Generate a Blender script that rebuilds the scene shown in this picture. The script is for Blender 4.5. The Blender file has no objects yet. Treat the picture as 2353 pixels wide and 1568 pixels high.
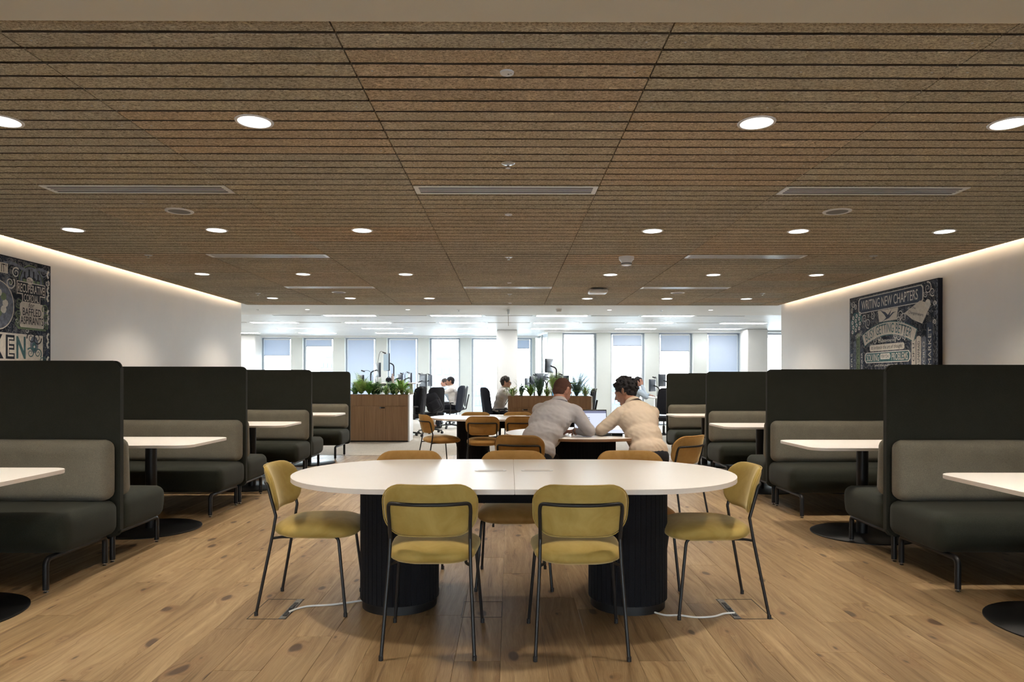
import bpy, bmesh, math, random
from mathutils import Vector, Matrix, Euler, noise
PI = math.pi
R = math.radians
random.seed(7)
scene = bpy.context.scene
C = scene.collection

# ------------------------------------------------------------------ camera, world, exposure
EYE = 1.28
FPX = 1569.0
cam_d = bpy.data.cameras.new('camera')
cam = bpy.data.objects.new('camera', cam_d)
C.objects.link(cam)
cam_d.sensor_width = 36.0
cam_d.lens = 36.0 * FPX / 2353.0
cam_d.shift_y = 88.0 / 2353.0
cam_d.clip_start = 0.05
cam_d.clip_end = 2000
CAM_M = Matrix.Rotation(-0.0035, 3, 'Z') @ Matrix.Rotation(PI / 2, 3, 'X') @ Matrix.Rotation(0.0012, 3, 'Z')
cam.matrix_world = Matrix.Translation((0, 0, EYE)) @ CAM_M.to_4x4()
scene.camera = cam

def P(px, py, Y):
    """world point on the plane y=Y that the photograph shows at pixel (px, py)"""
    d = CAM_M @ Vector(((px - 1176.5) / FPX, (872.0 - py) / FPX, -1.0))
    t = Y / d.y
    return Vector((d.x * t, Y, EYE + d.z * t))

w = bpy.data.worlds.new('overcast_sky')
scene.world = w
w.use_nodes = True
nt = w.node_tree
bg = nt.nodes['Background']
tc = nt.nodes.new('ShaderNodeTexCoord')
sx = nt.nodes.new('ShaderNodeSeparateXYZ')
cr = nt.nodes.new('ShaderNodeValToRGB')
nt.links.new(tc.outputs['Generated'], sx.inputs[0])
nt.links.new(sx.outputs['Z'], cr.inputs[0])
cr.color_ramp.elements[0].color = (0.93, 0.96, 1.0, 1)
cr.color_ramp.elements[1].color = (0.70, 0.82, 1.0, 1)
nt.links.new(cr.outputs[0], bg.inputs[0])
bg.inputs[1].default_value = 19.0

scene.view_settings.view_transform = 'Standard'
scene.view_settings.look = 'None'
scene.view_settings.gamma = 1
scene.view_settings.exposure = 0.45
scene.view_settings.use_curve_mapping = False
scene.cycles.use_denoising = True
scene.cycles.max_bounces = 8
scene.cycles.diffuse_bounces = 5
scene.cycles.glossy_bounces = 3
scene.cycles.transparent_max_bounces = 8
scene.cycles.sample_clamp_indirect = 6
scene.cycles.caustics_reflective = False
scene.cycles.caustics_refractive = False

DOWN_W = 115.0        # each ceiling downlight, watts
COVE_E = 18.0        # LED strips in the wall slots
LINEAR_E = 19.0       # office linear lights

# ------------------------------------------------------------------ helpers: materials
def new_mat(name):
    m = bpy.data.materials.new(name)
    m.use_nodes = True
    return m, m.node_tree, m.node_tree.nodes['Principled BSDF']

def N(t, kind, **kw):
    n = t.nodes.new(kind)
    for k, v in kw.items():
        if k in n.inputs: n.inputs[k].default_value = v
        else: setattr(n, k, v)
    return n

def ramp(t, fac, stops):
    r = t.nodes.new('ShaderNodeValToRGB')
    e = r.color_ramp.elements
    while len(e) < len(stops): e.new(0.5)
    for i, (p, c) in enumerate(stops):
        e[i].position = p
        e[i].color = (c[0], c[1], c[2], 1) if not isinstance(c, (int, float)) else (c, c, c, 1)
    t.links.new(fac, r.inputs[0])
    return r.outputs[0]

def mixc(t, fac, a, b, mode='MIX'):
    m = t.nodes.new('ShaderNodeMix')
    m.data_type = 'RGBA'
    m.blend_type = mode
    for sock, v in ((m.inputs[0], fac), (m.inputs[6], a), (m.inputs[7], b)):
        if hasattr(v, 'is_linked') or hasattr(v, 'links'): t.links.new(v, sock)
        elif isinstance(v, (int, float)): sock.default_value = v
        else: sock.default_value = (v[0], v[1], v[2], 1)
    return m.outputs[2]

def mth(t, op, a, b=None, c=None):
    m = t.nodes.new('ShaderNodeMath')
    m.operation = op
    for i, v in enumerate((a, b, c)):
        if v is None: continue
        if isinstance(v, (int, float)): m.inputs[i].default_value = v
        else: t.links.new(v, m.inputs[i])
    return m.outputs[0]

def objvec(t, scale=(1, 1, 1), rnd=True, loc=(0, 0, 0)):
    c = t.nodes.new('ShaderNodeTexCoord')
    v = c.outputs['Object']
    if rnd:
        oi = t.nodes.new('ShaderNodeObjectInfo')
        s = t.nodes.new('ShaderNodeVectorMath'); s.operation = 'SCALE'
        s.inputs[0].default_value = (37.0, 91.0, 53.0)
        t.links.new(oi.outputs['Random'], s.inputs['Scale'])
        a = t.nodes.new('ShaderNodeVectorMath'); a.operation = 'ADD'
        t.links.new(v, a.inputs[0]); t.links.new(s.outputs[0], a.inputs[1])
        v = a.outputs[0]
    mp = t.nodes.new('ShaderNodeMapping')
    mp.inputs['Scale'].default_value = scale
    mp.inputs['Location'].default_value = loc
    t.links.new(v, mp.inputs[0])
    return mp.outputs[0]

def noise_f(t, vec, scale, detail=3, rough=0.55, dist=0.0, out='Fac'):
    n = N(t, 'ShaderNodeTexNoise', Scale=scale, Detail=detail, Roughness=rough, Distortion=dist)
    t.links.new(vec, n.inputs['Vector'])
    return n.outputs[out]

def bump(t, b, h, strength=0.3, dist=0.01):
    n = N(t, 'ShaderNodeBump', Strength=strength, Distance=dist)
    t.links.new(h, n.inputs['Height'])
    t.links.new(n.outputs[0], b.inputs['Normal'])

def plain(name, col, rough=0.6, metal=0.0, var=0.08, scale=12, bmp=0.0, bscale=200, spec=0.5, sheen=0.0):
    m, t, b = new_mat(name)
    v = objvec(t)
    f = noise_f(t, v, scale)
    lo = tuple(c * (1 - var) for c in col); hi = tuple(min(1, c * (1 + var)) for c in col)
    t.links.new(ramp(t, f, [(0.3, lo), (0.7, hi)]), b.inputs['Base Color'])
    b.inputs['Roughness'].default_value = rough
    b.inputs['Metallic'].default_value = metal
    b.inputs['Specular IOR Level'].default_value = spec
    if sheen:
        b.inputs['Sheen Weight'].default_value = sheen
        b.inputs['Sheen Roughness'].default_value = 0.4
    if bmp: bump(t, b, noise_f(t, v, bscale, 2), bmp, 0.002)
    return m

def fabric(name, col, contrast=0.45, scale=420, sheen=0.2, bmp=0.35):
    m, t, b = new_mat(name)
    v = objvec(t)
    f = noise_f(t, v, scale, 2, 0.7)
    g = noise_f(t, v, 9, 3)
    lo = tuple(c * (1 - contrast) for c in col); hi = tuple(min(1, c * (1 + contrast)) for c in col)
    c1 = ramp(t, f, [(0.32, lo), (0.68, hi)])
    c2 = ramp(t, g, [(0.3, 0.88), (0.7, 1.0)])
    t.links.new(mixc(t, 1.0, c1, c2, 'MULTIPLY'), b.inputs['Base Color'])
    b.inputs['Roughness'].default_value = 0.92
    b.inputs['Specular IOR Level'].default_value = 0.2
    b.inputs['Sheen Weight'].default_value = sheen
    b.inputs['Sheen Roughness'].default_value = 0.5
    bump(t, b, f, bmp, 0.0015)
    return m

def velvet(name, col, col2):
    m, t, b = new_mat(name)
    v = objvec(t)
    f = noise_f(t, v, 7, 4, 0.6, 1.2)
    t.links.new(ramp(t, f, [(0.3, col), (0.5, tuple((a + c) / 2 for a, c in zip(col, col2))), (0.72, col2)]), b.inputs['Base Color'])
    b.inputs['Roughness'].default_value = 0.7
    b.inputs['Specular IOR Level'].default_value = 0.25
    b.inputs['Sheen Weight'].default_value = 0.7
    b.inputs['Sheen Roughness'].default_value = 0.35
    b.inputs['Sheen Tint'].default_value = (1.0, 0.85, 0.5, 1)
    bump(t, b, noise_f(t, v, 30, 3), 0.08, 0.01)
    return m

def emit(name, col, strength):
    m = bpy.data.materials.new(name)
    m.use_nodes = True
    t = m.node_tree
    t.nodes.remove(t.nodes['Principled BSDF'])
    e = N(t, 'ShaderNodeEmission', Strength=strength)
    e.inputs['Color'].default_value = (*col, 1)
    t.links.new(e.outputs[0], t.nodes['Material Output'].inputs[0])
    return m

def oak_floor():
    m, t, b = new_mat('oak_floor')
    v = objvec(t, (1, 1, 1))
    oi = t.nodes.new('ShaderNodeObjectInfo')
    # broad wander that bends the grain
    warp = noise_f(t, objvec(t, (3.0, 0.55, 1)), 1.6, 2, 0.5, 0.0, 'Color')
    vm = t.nodes.new('ShaderNodeVectorMath'); vm.operation = 'MULTIPLY_ADD'
    t.links.new(warp, vm.inputs[0]); vm.inputs[1].default_value = (0.16, 0.3, 0); t.links.new(v, vm.inputs[2])
    base = vm.outputs[0]
    # knots: distance to sparse cell centres
    mk = t.nodes.new('ShaderNodeMapping'); mk.inputs['Scale'].default_value = (4.6, 2.1, 1); t.links.new(base, mk.inputs[0])
    vo = N(t, 'ShaderNodeTexVoronoi', Scale=1.0); vo.voronoi_dimensions = '2D'; vo.inputs['Randomness'].default_value = 1.0
    t.links.new(mk.outputs[0], vo.inputs['Vector'])
    sc = t.nodes.new('ShaderNodeSeparateColor'); t.links.new(vo.outputs['Color'], sc.inputs[0])
    knot_r = mth(t, 'MULTIPLY', mth(t, 'GREATER_THAN', sc.outputs[0], 0.42), mth(t, 'MULTIPLY_ADD', mth(t, 'POWER', sc.outputs[1], 2.0), 0.10, 0.015))
    kd = mth(t, 'SUBTRACT', knot_r, vo.outputs['Distance'])
    knot = ramp(t, mth(t, 'MULTIPLY_ADD', kd, 11.0, 0.5), [(0.25, 0), (0.75, 1)])
    halo = ramp(t, mth(t, 'MULTIPLY_ADD', kd, 2.6, 0.5), [(0.1, 0), (0.6, 1)])
    # grain: rings warped around knots
    push = mth(t, 'MULTIPLY', halo, 0.6)
    sxyz = t.nodes.new('ShaderNodeSeparateXYZ'); t.links.new(base, sxyz.inputs[0])
    ringx = mth(t, 'ADD', mth(t, 'MULTIPLY', sxyz.outputs[0], 26.0), mth(t, 'MULTIPLY', push, 3.0))
    cm = t.nodes.new('ShaderNodeCombineXYZ'); t.links.new(ringx, cm.inputs[0]); t.links.new(mth(t, 'MULTIPLY', sxyz.outputs[1], 1.1), cm.inputs[1])
    rings = noise_f(t, cm.outputs[0], 1.0, 5, 0.62, 0.6)
    mf = t.nodes.new('ShaderNodeMapping'); mf.inputs['Scale'].default_value = (420, 9, 1); t.links.new(base, mf.inputs[0])
    fine = noise_f(t, mf.outputs[0], 1.0, 3, 0.7)
    blot = noise_f(t, objvec(t, (2.2, 0.7, 1)), 1.3, 3, 0.6)
    c = ramp(t, rings, [(0.28, (0.185, 0.113, 0.052)), (0.42, (0.325, 0.215, 0.110)), (0.58, (0.415, 0.293, 0.160)), (0.74, (0.505, 0.370, 0.212))])
    c = mixc(t, 1.0, c, ramp(t, fine, [(0.3, 0.74), (0.6, 1.0)]), 'MULTIPLY')
    c = mixc(t, 1.0, c, ramp(t, blot, [(0.3, (0.80, 0.76, 0.72)), (0.7, (1.06, 1.05, 1.03))]), 'MULTIPLY')
    c = mixc(t, 1.0, c, ramp(t, oi.outputs['Random'], [(0.0, (0.72, 0.69, 0.66)), (0.35, (0.90, 0.88, 0.85)), (0.7, (1.0, 1.0, 1.0)), (1.0, (1.1, 1.1, 1.08))]), 'MULTIPLY')
    c = mixc(t, mth(t, 'MULTIPLY', halo, 0.55), c, (0.23, 0.125, 0.06))
    c = mixc(t, mth(t, 'MULTIPLY', knot, 0.85), c, (0.055, 0.032, 0.02))
    crk = noise_f(t, objvec(t, (30, 1.2, 1), loc=(5, 3, 0)), 1.0, 2, 0.5)
    crm = ramp(t, crk, [(0.70, 0), (0.735, 1)])
    c = mixc(t, mth(t, 'MULTIPLY', crm, 0.6), c, (0.10, 0.055, 0.03))
    t.links.new(c, b.inputs['Base Color'])
    rr = ramp(t, fine, [(0.3, 0.52), (0.7, 0.40)])
    t.links.new(rr, b.inputs['Roughness'])
    b.inputs['Specular IOR Level'].default_value = 0.42
    bump(t, b, fine, 0.12, 0.001)
    return m

def wood_wool(name, tint):
    m, t, b = new_mat(name)
    v0 = objvec(t, (0.55, 1, 1))
    lines = None
    for i, (s, wd, off) in enumerate(((19, 0.011, 0), (27, 0.014, 7), (38, 0.018, 13), (56, 0.024, 23))):
        mp = t.nodes.new('ShaderNodeMapping')
        mp.inputs['Location'].default_value = (off, off * 1.7, off * 0.3)
        mp.inputs['Rotation'].default_value = (0, 0, R((0, 24, -28, 50)[i]))
        t.links.new(v0, mp.inputs[0])
        n = noise_f(t, mp.outputs[0], s, 1, 0.4, 0.7)
        d = mth(t, 'ABSOLUTE', mth(t, 'SUBTRACT', n, 0.5))
        l = mth(t, 'SUBTRACT', 1.0, mth(t, 'DIVIDE', d, wd)); l = mth(t, 'MAXIMUM', l, 0.0)
        l = mth(t, 'MULTIPLY', l, (1.0, 0.9, 0.75, 0.6)[i])
        lines = l if lines is None else mth(t, 'MAXIMUM', lines, l)
    body = noise_f(t, v0, 150, 3, 0.75)
    base = ramp(t, body, [(0.34, (0.125, 0.094, 0.066)), (0.5, (0.45, 0.372, 0.282)), (0.68, (0.72, 0.625, 0.505))])
    c = mixc(t, mth(t, 'MULTIPLY', lines, 0.85), base, (0.86, 0.77, 0.62))
    oi = t.nodes.new('ShaderNodeObjectInfo')
    c = mixc(t, 1.0, c, ramp(t, noise_f(t, objvec(t, (1, 1, 1)), 1.4, 2), [(0.3, 0.88), (0.7, 1.08)]), 'MULTIPLY')
    c = mixc(t, 1.0, c, tint, 'MULTIPLY')
    t.links.new(c, b.inputs['Base Color'])
    b.inputs['Roughness'].default_value = 0.9
    b.inputs['Specular IOR Level'].default_value = 0.15
    bump(t, b, mth(t, 'ADD', lines, body), 0.6, 0.003)
    return m

def veneer(name, dark, light):
    m, t, b = new_mat(name)
    v = objvec(t, (34, 34, 1.3))
    f = noise_f(t, v, 1.0, 4, 0.6, 0.4)
    t.links.new(ramp(t, f, [(0.3, dark), (0.7, light)]), b.inputs['Base Color'])
    b.inputs['Roughness'].default_value = 0.5
    return m

M = {}
M['oak'] = oak_floor()
for i, tn in enumerate(((1.0, 1.02, 0.93), (1.04, 1.01, 0.90), (0.94, 0.97, 0.92), (1.07, 0.985, 0.85))):
    M['wool%d' % i] = wood_wool('wood_wool_%s' % 'abcd'[i], tn)
M['groove'] = plain('groove_backing_and_shade', (0.075, 0.052, 0.034), 0.95, bmp=0.3)  # dark backing board colour, also painted on slat sides as groove shade
M['soffit'] = plain('beige_plaster', (0.72, 0.69, 0.58), 0.8, var=0.015, scale=2)
M['wall'] = plain('cream_wall_paint', (0.84, 0.79, 0.745), 0.55, var=0.015, scale=3, bmp=0.03)
M['white_ceiling'] = plain('white_plaster_ceiling', (0.80, 0.80, 0.79), 0.6, var=0.02, scale=2)
M['metal_ceiling'] = plain('white_metal_ceiling', (0.78, 0.82, 0.86), 0.42, var=0.02, scale=3, spec=0.35)
M['pier'] = plain('pale_grey_pier_paint', (0.60, 0.64, 0.63), 0.5, var=0.02, scale=2)
M['office_wall'] = plain('office_white_paint', (0.78, 0.78, 0.77), 0.7, var=0.02, scale=2)
M['jamb'] = plain('blue_grey_window_metal', (0.33, 0.38, 0.45), 0.4, metal=0.3, var=0.05)
M['white_frame'] = plain('white_window_metal', (0.85, 0.87, 0.88), 0.4, var=0.02)
M['carpet'] = fabric('oat_carpet', (0.56, 0.50, 0.42), 0.28, 90, 0.1, 0.5)
M['slab'] = plain('concrete_slab', (0.2, 0.19, 0.18), 0.9)
M['panel_fab'] = fabric('charcoal_green_felt', (0.0215, 0.0227, 0.0177), 0.5, 520, 0.03)
M['seat_fab'] = fabric('dark_green_grey_wool', (0.026, 0.0285, 0.0215), 0.5, 480, 0.04)
M['cushion_fab'] = fabric('stone_grey_wool', (0.168, 0.154, 0.121), 0.42, 460, 0.06)
M['black_metal'] = plain('black_powder_coat', (0.012, 0.012, 0.014), 0.45, metal=0.4, var=0.1)
M['dark_frame'] = plain('charcoal_chair_tube', (0.020, 0.019, 0.020), 0.42, metal=0.4, var=0.1)
M['disc_black'] = plain('satin_black_disc', (0.004, 0.004, 0.0045), 0.4, spec=0.25)
M['chrome'] = plain('brushed_steel', (0.6, 0.6, 0.6), 0.25, metal=1.0, var=0.05)
M['steel'] = plain('anodised_aluminium', (0.62, 0.62, 0.61), 0.32, metal=0.85, var=0.03)
M['grille_white'] = plain('satin_white_grille_paint', (0.94, 0.94, 0.93), 0.3, metal=0.0, var=0.02)
M['white_lam'] = plain('white_laminate', (0.84, 0.80, 0.76), 0.34, var=0.01, scale=3)
M['white_edge'] = plain('white_laminate_edge', (0.70, 0.62, 0.55), 0.4, var=0.02)
M['felt_black'] = fabric('black_fluted_felt', (0.0085, 0.0085, 0.011), 0.4, 300, 0.03)
M['plinth_black'] = plain('black_plinth', (0.006, 0.006, 0.007), 0.5)
M['mustard'] = velvet('mustard_velvet', (0.33, 0.220, 0.052), (0.43, 0.305, 0.092))
M['amber'] = velvet('amber_velvet', (0.37, 0.195, 0.050), (0.47, 0.265, 0.085))
M['veneer'] = veneer('walnut_veneer', (0.26, 0.142, 0.068), (0.39, 0.235, 0.125))
M['white_plastic'] = plain('white_plastic', (0.86, 0.86, 0.86), 0.35, var=0.02)
M['grey_mesh'] = plain('grey_speaker_mesh', (0.22, 0.22, 0.22), 0.7, var=0.15, scale=300)
M['black_plastic'] = plain('black_plastic', (0.014, 0.014, 0.016), 0.45, var=0.1)
M['monitor_back'] = plain('dark_slate_plastic', (0.045, 0.055, 0.075), 0.35, var=0.1)
M['white_desk'] = plain('white_desktop', (0.80, 0.79, 0.77), 0.4, var=0.02)
M['cable'] = plain('white_cable', (0.7, 0.7, 0.68), 0.5, var=0.02)
M['dark_void'] = plain('grille_void_shade', (0.004, 0.004, 0.004), 0.9)
M['paper'] = plain('white_paper', (0.8, 0.8, 0.78), 0.8, var=0.02)
M['soil'] = plain('dark_soil', (0.03, 0.022, 0.015), 0.95, bmp=0.5, bscale=60)
M['leaf_dark'] = plain('dark_green_leaf', (0.05, 0.13, 0.045), 0.45, var=0.4, scale=14)
M['leaf_mid'] = plain('fresh_green_leaf', (0.19, 0.40, 0.07), 0.42, var=0.35, scale=14)
M['leaf_lime'] = plain('lime_green_leaf', (0.30, 0.44, 0.11), 0.42, var=0.3, scale=14)
M['leaf_cream'] = plain('cream_striped_leaf', (0.55, 0.60, 0.32), 0.45, var=0.2, scale=14)
M['leaf_blue'] = plain('blue_grey_leaf', (0.07, 0.14, 0.115), 0.5, var=0.3, scale=14)
M['blue_plastic'] = plain('blue_bottle_plastic', (0.10, 0.42, 0.75), 0.3, var=0.05)
M['pink_metal'] = plain('blush_bottle_coat', (0.62, 0.50, 0.46), 0.5, var=0.03)
M['lamp_white'] = emit('downlight_diffuser', (1.0, 0.96, 0.90), 5.0)
M['linear_white'] = emit('linear_light_diffuser', (1.0, 0.99, 0.97), LINEAR_E)
M['cove_light'] = emit('warm_led_strip', (1.0, 0.79, 0.55), COVE_E)
M['jacket'] = fabric('navy_jacket_cloth', (0.018, 0.022, 0.035), 0.4, 300, 0.05)
M['black_nylon'] = fabric('black_nylon', (0.016, 0.016, 0.02), 0.3, 300, 0.05)

def glass_mat():
    m = bpy.data.materials.new('window_glass')
    m.use_nodes = True
    t = m.node_tree
    t.nodes.remove(t.nodes['Principled BSDF'])
    tr = N(t, 'ShaderNodeBsdfTransparent'); tr.inputs[0].default_value = (0.93, 0.97, 0.97, 1)
    gl = N(t, 'ShaderNodeBsdfGlossy', Roughness=0.02)
    fr = N(t, 'ShaderNodeFresnel', IOR=1.45)
    mx = t.nodes.new('ShaderNodeMixShader')
    t.links.new(mth(t, 'MULTIPLY', fr.outputs[0], 0.8), mx.inputs[0])
    t.links.new(tr.outputs[0], mx.inputs[1]); t.links.new(gl.outputs[0], mx.inputs[2])
    t.links.new(mx.outputs[0], t.nodes['Material Output'].inputs[0])
    return m
M['glass'] = glass_mat()

def blind_mat():
    m = bpy.data.materials.new('pale_blue_blind_cloth')
    m.use_nodes = True
    t = m.node_tree
    t.nodes.remove(t.nodes['Principled BSDF'])
    v = objvec(t, (1, 1, 1))
    f = noise_f(t, v, 220, 2)
    col = ramp(t, f, [(0.3, (0.155, 0.180, 0.215)), (0.7, (0.170, 0.195, 0.230))])
    tl = N(t, 'ShaderNodeBsdfTranslucent'); t.links.new(col, tl.inputs[0])
    df = N(t, 'ShaderNodeBsdfDiffuse'); df.inputs[0].default_value = (0.45, 0.49, 0.55, 1)
    ad = t.nodes.new('ShaderNodeAddShader')
    t.links.new(tl.outputs[0], ad.inputs[0]); t.links.new(df.outputs[0], ad.inputs[1])
    t.links.new(ad.outputs[0], t.nodes['Material Output'].inputs[0])
    return m
M['blind'] = blind_mat()

# ------------------------------------------------------------------ helpers: geometry
def bx(bm, x0, x1, y0, y1, z0, z1):
    vs = [bm.verts.new(p) for p in ((x0, y0, z0), (x1, y0, z0), (x1, y1, z0), (x0, y1, z0), (x0, y0, z1), (x1, y0, z1), (x1, y1, z1), (x0, y1, z1))]
    fs = []
    for f in ((0, 3, 2, 1), (4, 5, 6, 7), (0, 1, 5, 4), (1, 2, 6, 5), (2, 3, 7, 6), (3, 0, 4, 7)):
        fs.append(bm.faces.new([vs[i] for i in f]))
    return vs, fs

def box(x0, x1, y0, y1, z0, z1, bev=0.0, seg=2):
    bm = bmesh.new()
    bx(bm, min(x0, x1), max(x0, x1), min(y0, y1), max(y0, y1), min(z0, z1), max(z0, z1))
    if bev: bmesh.ops.bevel(bm, geom=bm.edges[:], offset=bev, segments=seg, affect='EDGES', profile=0.5)
    return bm

def xform(bm, m, verts=None):
    bmesh.ops.transform(bm, matrix=m, verts=verts or bm.verts)
    return bm

def tube_into(bm, pts, r, seg=8, cap=True, r_end=None):
    pts = [Vector(p) for p in pts]
    n = len(pts)
    if n < 2: return
    tans = []
    for i in range(n):
        a = pts[max(0, i - 1)]; b = pts[min(n - 1, i + 1)]
        tans.append((b - a).normalized())
    up = Vector((0, 0, 1)) if abs(tans[0].z) < 0.9 else Vector((1, 0, 0))
    u = tans[0].cross(up).normalized()
    rings = []
    for i in range(n):
        tn = tans[i]
        u = (u - tn * u.dot(tn)).normalized()
        v = tn.cross(u)
        rr = r if r_end is None else r + (r_end - r) * i / (n - 1)
        rings.append([bm.verts.new(pts[i] + (u * math.cos(2 * PI * k / seg) + v * math.sin(2 * PI * k / seg)) * rr) for k in range(seg)])
    for i in range(n - 1):
        for k in range(seg):
            bm.faces.new((rings[i][k], rings[i][(k + 1) % seg], rings[i + 1][(k + 1) % seg], rings[i + 1][k]))
    if cap:
        bm.faces.new(rings[0][::-1]); bm.faces.new(rings[-1])

def tube(pts, r, seg=8, r_end=None):
    bm = bmesh.new(); tube_into(bm, pts, r, seg, True, r_end); return bm

def fillet(pts, rad, n=5):
    pts = [Vector(p) for p in pts]
    out = [pts[0]]
    for i in range(1, len(pts) - 1):
        a, b, c = pts[i - 1], pts[i], pts[i + 1]
        r1 = min(rad, (a - b).length * 0.49); r2 = min(rad, (c - b).length * 0.49)
        p0 = b + (a - b).normalized() * r1; p2 = b + (c - b).normalized() * r2
        for k in range(n + 1):
            s = k / n
            out.append(p0 * (1 - s) ** 2 + b * 2 * s * (1 - s) + p2 * s * s)
    out.append(pts[-1])
    return out

def lathe_into(bm, prof, seg=32, cx=0, cy=0, caps=True):
    rings = []
    for r, z in prof:
        rings.append([bm.verts.new((cx + r * math.cos(2 * PI * k / seg), cy + r * math.sin(2 * PI * k / seg), z)) for k in range(seg)])
    for i in range(len(rings) - 1):
        for k in range(seg):
            bm.faces.new((rings[i][k], rings[i][(k + 1) % seg], rings[i + 1][(k + 1) % seg], rings[i + 1][k]))
    if caps:
        bm.faces.new(rings[0][::-1]); bm.faces.new(rings[-1])

def lathe(prof, seg=32, cx=0, cy=0):
    bm = bmesh.new(); lathe_into(bm, prof, seg, cx, cy); return bm

def prism_into(bm, poly, z0, z1, bev=0.0):
    lo = [bm.verts.new((x, y, z0)) for x, y in poly]
    hi = [bm.verts.new((x, y, z1)) for x, y in poly]
    n = len(poly)
    bm.faces.new(lo[::-1]); bm.faces.new(hi)
    for i in range(n): bm.faces.new((lo[i], lo[(i + 1) % n], hi[(i + 1) % n], hi[i]))

def prism(poly, z0, z1):
    bm = bmesh.new(); prism_into(bm, poly, z0, z1); return bm

def soft_box(sx_, sy_, sz_, r, bulge=0.0, n=10):
    """rounded upholstery block centred on the origin"""
    bm = bmesh.new()
    bmesh.ops.create_cube(bm, size=2.0)
    bmesh.ops.subdivide_edges(bm, edges=bm.edges[:], cuts=n, use_grid_fill=True)
    hx, hy, hz = sx_ / 2, sy_ / 2, sz_ / 2
    h = (hx, hy, hz)
    for v in bm.verts:
        u = v.co.copy()
        # concentrate the grid lines towards the edges
        p = []
        for k in range(3):
            a = u[k]
            b_ = 1 - (1 - abs(a)) ** 1.0
            ri = r / h[k]
            flat = 1 - ri
            q = abs(a)
            q2 = flat * (q / 0.62) if q < 0.62 else flat + ri * (q - 0.62) / 0.38
            p.append(math.copysign(min(1, q2), a) * h[k])
        inner = Vector([max(-h[k] + r, min(h[k] - r, p[k])) for k in range(3)])
        d = Vector(p) - inner
        if d.length > 1e-9:
            # map square corner section to round
            m = max(abs(d[k]) for k in range(3))
            d = d.normalized() * m
        q = inner + d
        fx, fy, fz = 1 - u.x ** 2, 1 - u.y ** 2, 1 - u.z ** 2
        q.x += math.copysign(bulge * fy * fz, u.x) if abs(u.x) > 0.999 else 0
        q.y += math.copysign(bulge * fx * fz, u.y) if abs(u.y) > 0.999 else 0
        q.z += math.copysign(bulge * fx * fy, u.z) if abs(u.z) > 0.999 else 0
        v.co = q
    return bm

def rr_outline(wd, ht, rad, n=6):
    """rounded rectangle around the origin, counter-clockwise"""
    pts = []
    for cx, cy, a0 in ((wd / 2 - rad, ht / 2 - rad, 0), (-wd / 2 + rad, ht / 2 - rad, 90), (-wd / 2 + rad, -ht / 2 + rad, 180), (wd / 2 - rad, -ht / 2 + rad, 270)):
        for k in range(n + 1):
            a = R(a0 + 90 * k / n)
            pts.append((cx + rad * math.cos(a), cy + rad * math.sin(a)))
    return pts

def densify(pts, step):
    out = []
    n = len(pts)
    for i in range(n):
        a = Vector(pts[i]); b = Vector(pts[(i + 1) % n])
        k = max(1, int((b - a).length / step))
        for j in range(k): out.append(tuple(a + (b - a) * j / k))
    return out

def pad(outline, thick, fn, rings=(0.0, 0.3, 0.55, 0.75, 0.88, 0.95, 0.985, 1.0), p=5.0):
    """upholstered pad: 2D outline (a,b) filled by rings; fn(a,b,h)->Vector places it, h=+-half thickness"""
    bm = bmesh.new()
    def side(sg):
        rs = []
        for s in rings:
            if s == 0.0:
                rs.append([bm.verts.new(fn(0, 0, sg * thick / 2))]); continue
            h = thick / 2 * max(0.0, 1 - s ** p) ** 0.5
            if s == 1.0 and sg < 0: rs.append(None); continue
            rs.append([bm.verts.new(fn(a * s, b * s, sg * h)) for a, b in outline])
        return rs
    top = side(1); bot = side(-1); bot[-1] = top[-1]
    n = len(outline)
    for rs, flip in ((top, False), (bot, True)):
        for i in range(len(rs) - 1):
            for k in range(n):
                k2 = (k + 1) % n
                if len(rs[i]) == 1: f = (rs[i][0], rs[i + 1][k], rs[i + 1][k2])
                else: f = (rs[i][k], rs[i + 1][k], rs[i + 1][k2], rs[i][k2])
                try: bm.faces.new(f[::-1] if flip else f)
                except ValueError: pass
    return bm

def obj(name, bm, mat, parent=None, smooth=True, sharp=40):
    me = bpy.data.meshes.new(name)
    bmesh.ops.recalc_face_normals(bm, faces=bm.faces[:])
    bm.to_mesh(me); bm.free()
    mats = mat if isinstance(mat, (list, tuple)) else [mat]
    for m in mats: me.materials.append(m)
    if smooth:
        me.polygons.foreach_set('use_smooth', [True] * len(me.polygons))
        try: me.set_sharp_from_angle(angle=R(sharp))
        except Exception: pass
    o = bpy.data.objects.new(name, me)
    C.objects.link(o)
    if parent is not None: o.parent = parent
    return o

def tag(o, label=None, cat=None, group=None, kind=None):
    if label: o['label'] = label
    if cat: o['category'] = cat
    if group: o['group'] = group
    if kind: o['kind'] = kind
    return o

def thing(name, label, cat, loc=(0, 0, 0), rotz=0.0, group=None):
    o = bpy.data.objects.new(name, None)
    C.objects.link(o)
    o.empty_display_size = 0.1
    o.location = loc; o.rotation_euler = (0, 0, rotz)
    return tag(o, label, cat, group)

def struct(name, bm, m, parent=None, **k):
    o = obj(name, bm, m, parent, **k)
    if parent is None: o['kind'] = 'structure'
    return o

def kids(o): return [c for c in bpy.data.objects if c.parent == o]

def dup(root, loc, rotz=0.0, label=None, group=None):
    def cp(o, par):
        c = o.copy(); C.objects.link(c)
        if par is not None: c.parent = par
        for ch in children_of.get(o.name) or [k for k in o.children]: cp(ch, c)
        return c
    children_of = {}
    r = cp(root, None)
    r.location = loc; r.rotation_euler = (0, 0, rotz)
    if label: r['label'] = label
    if group: r['group'] = group
    return r

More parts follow.
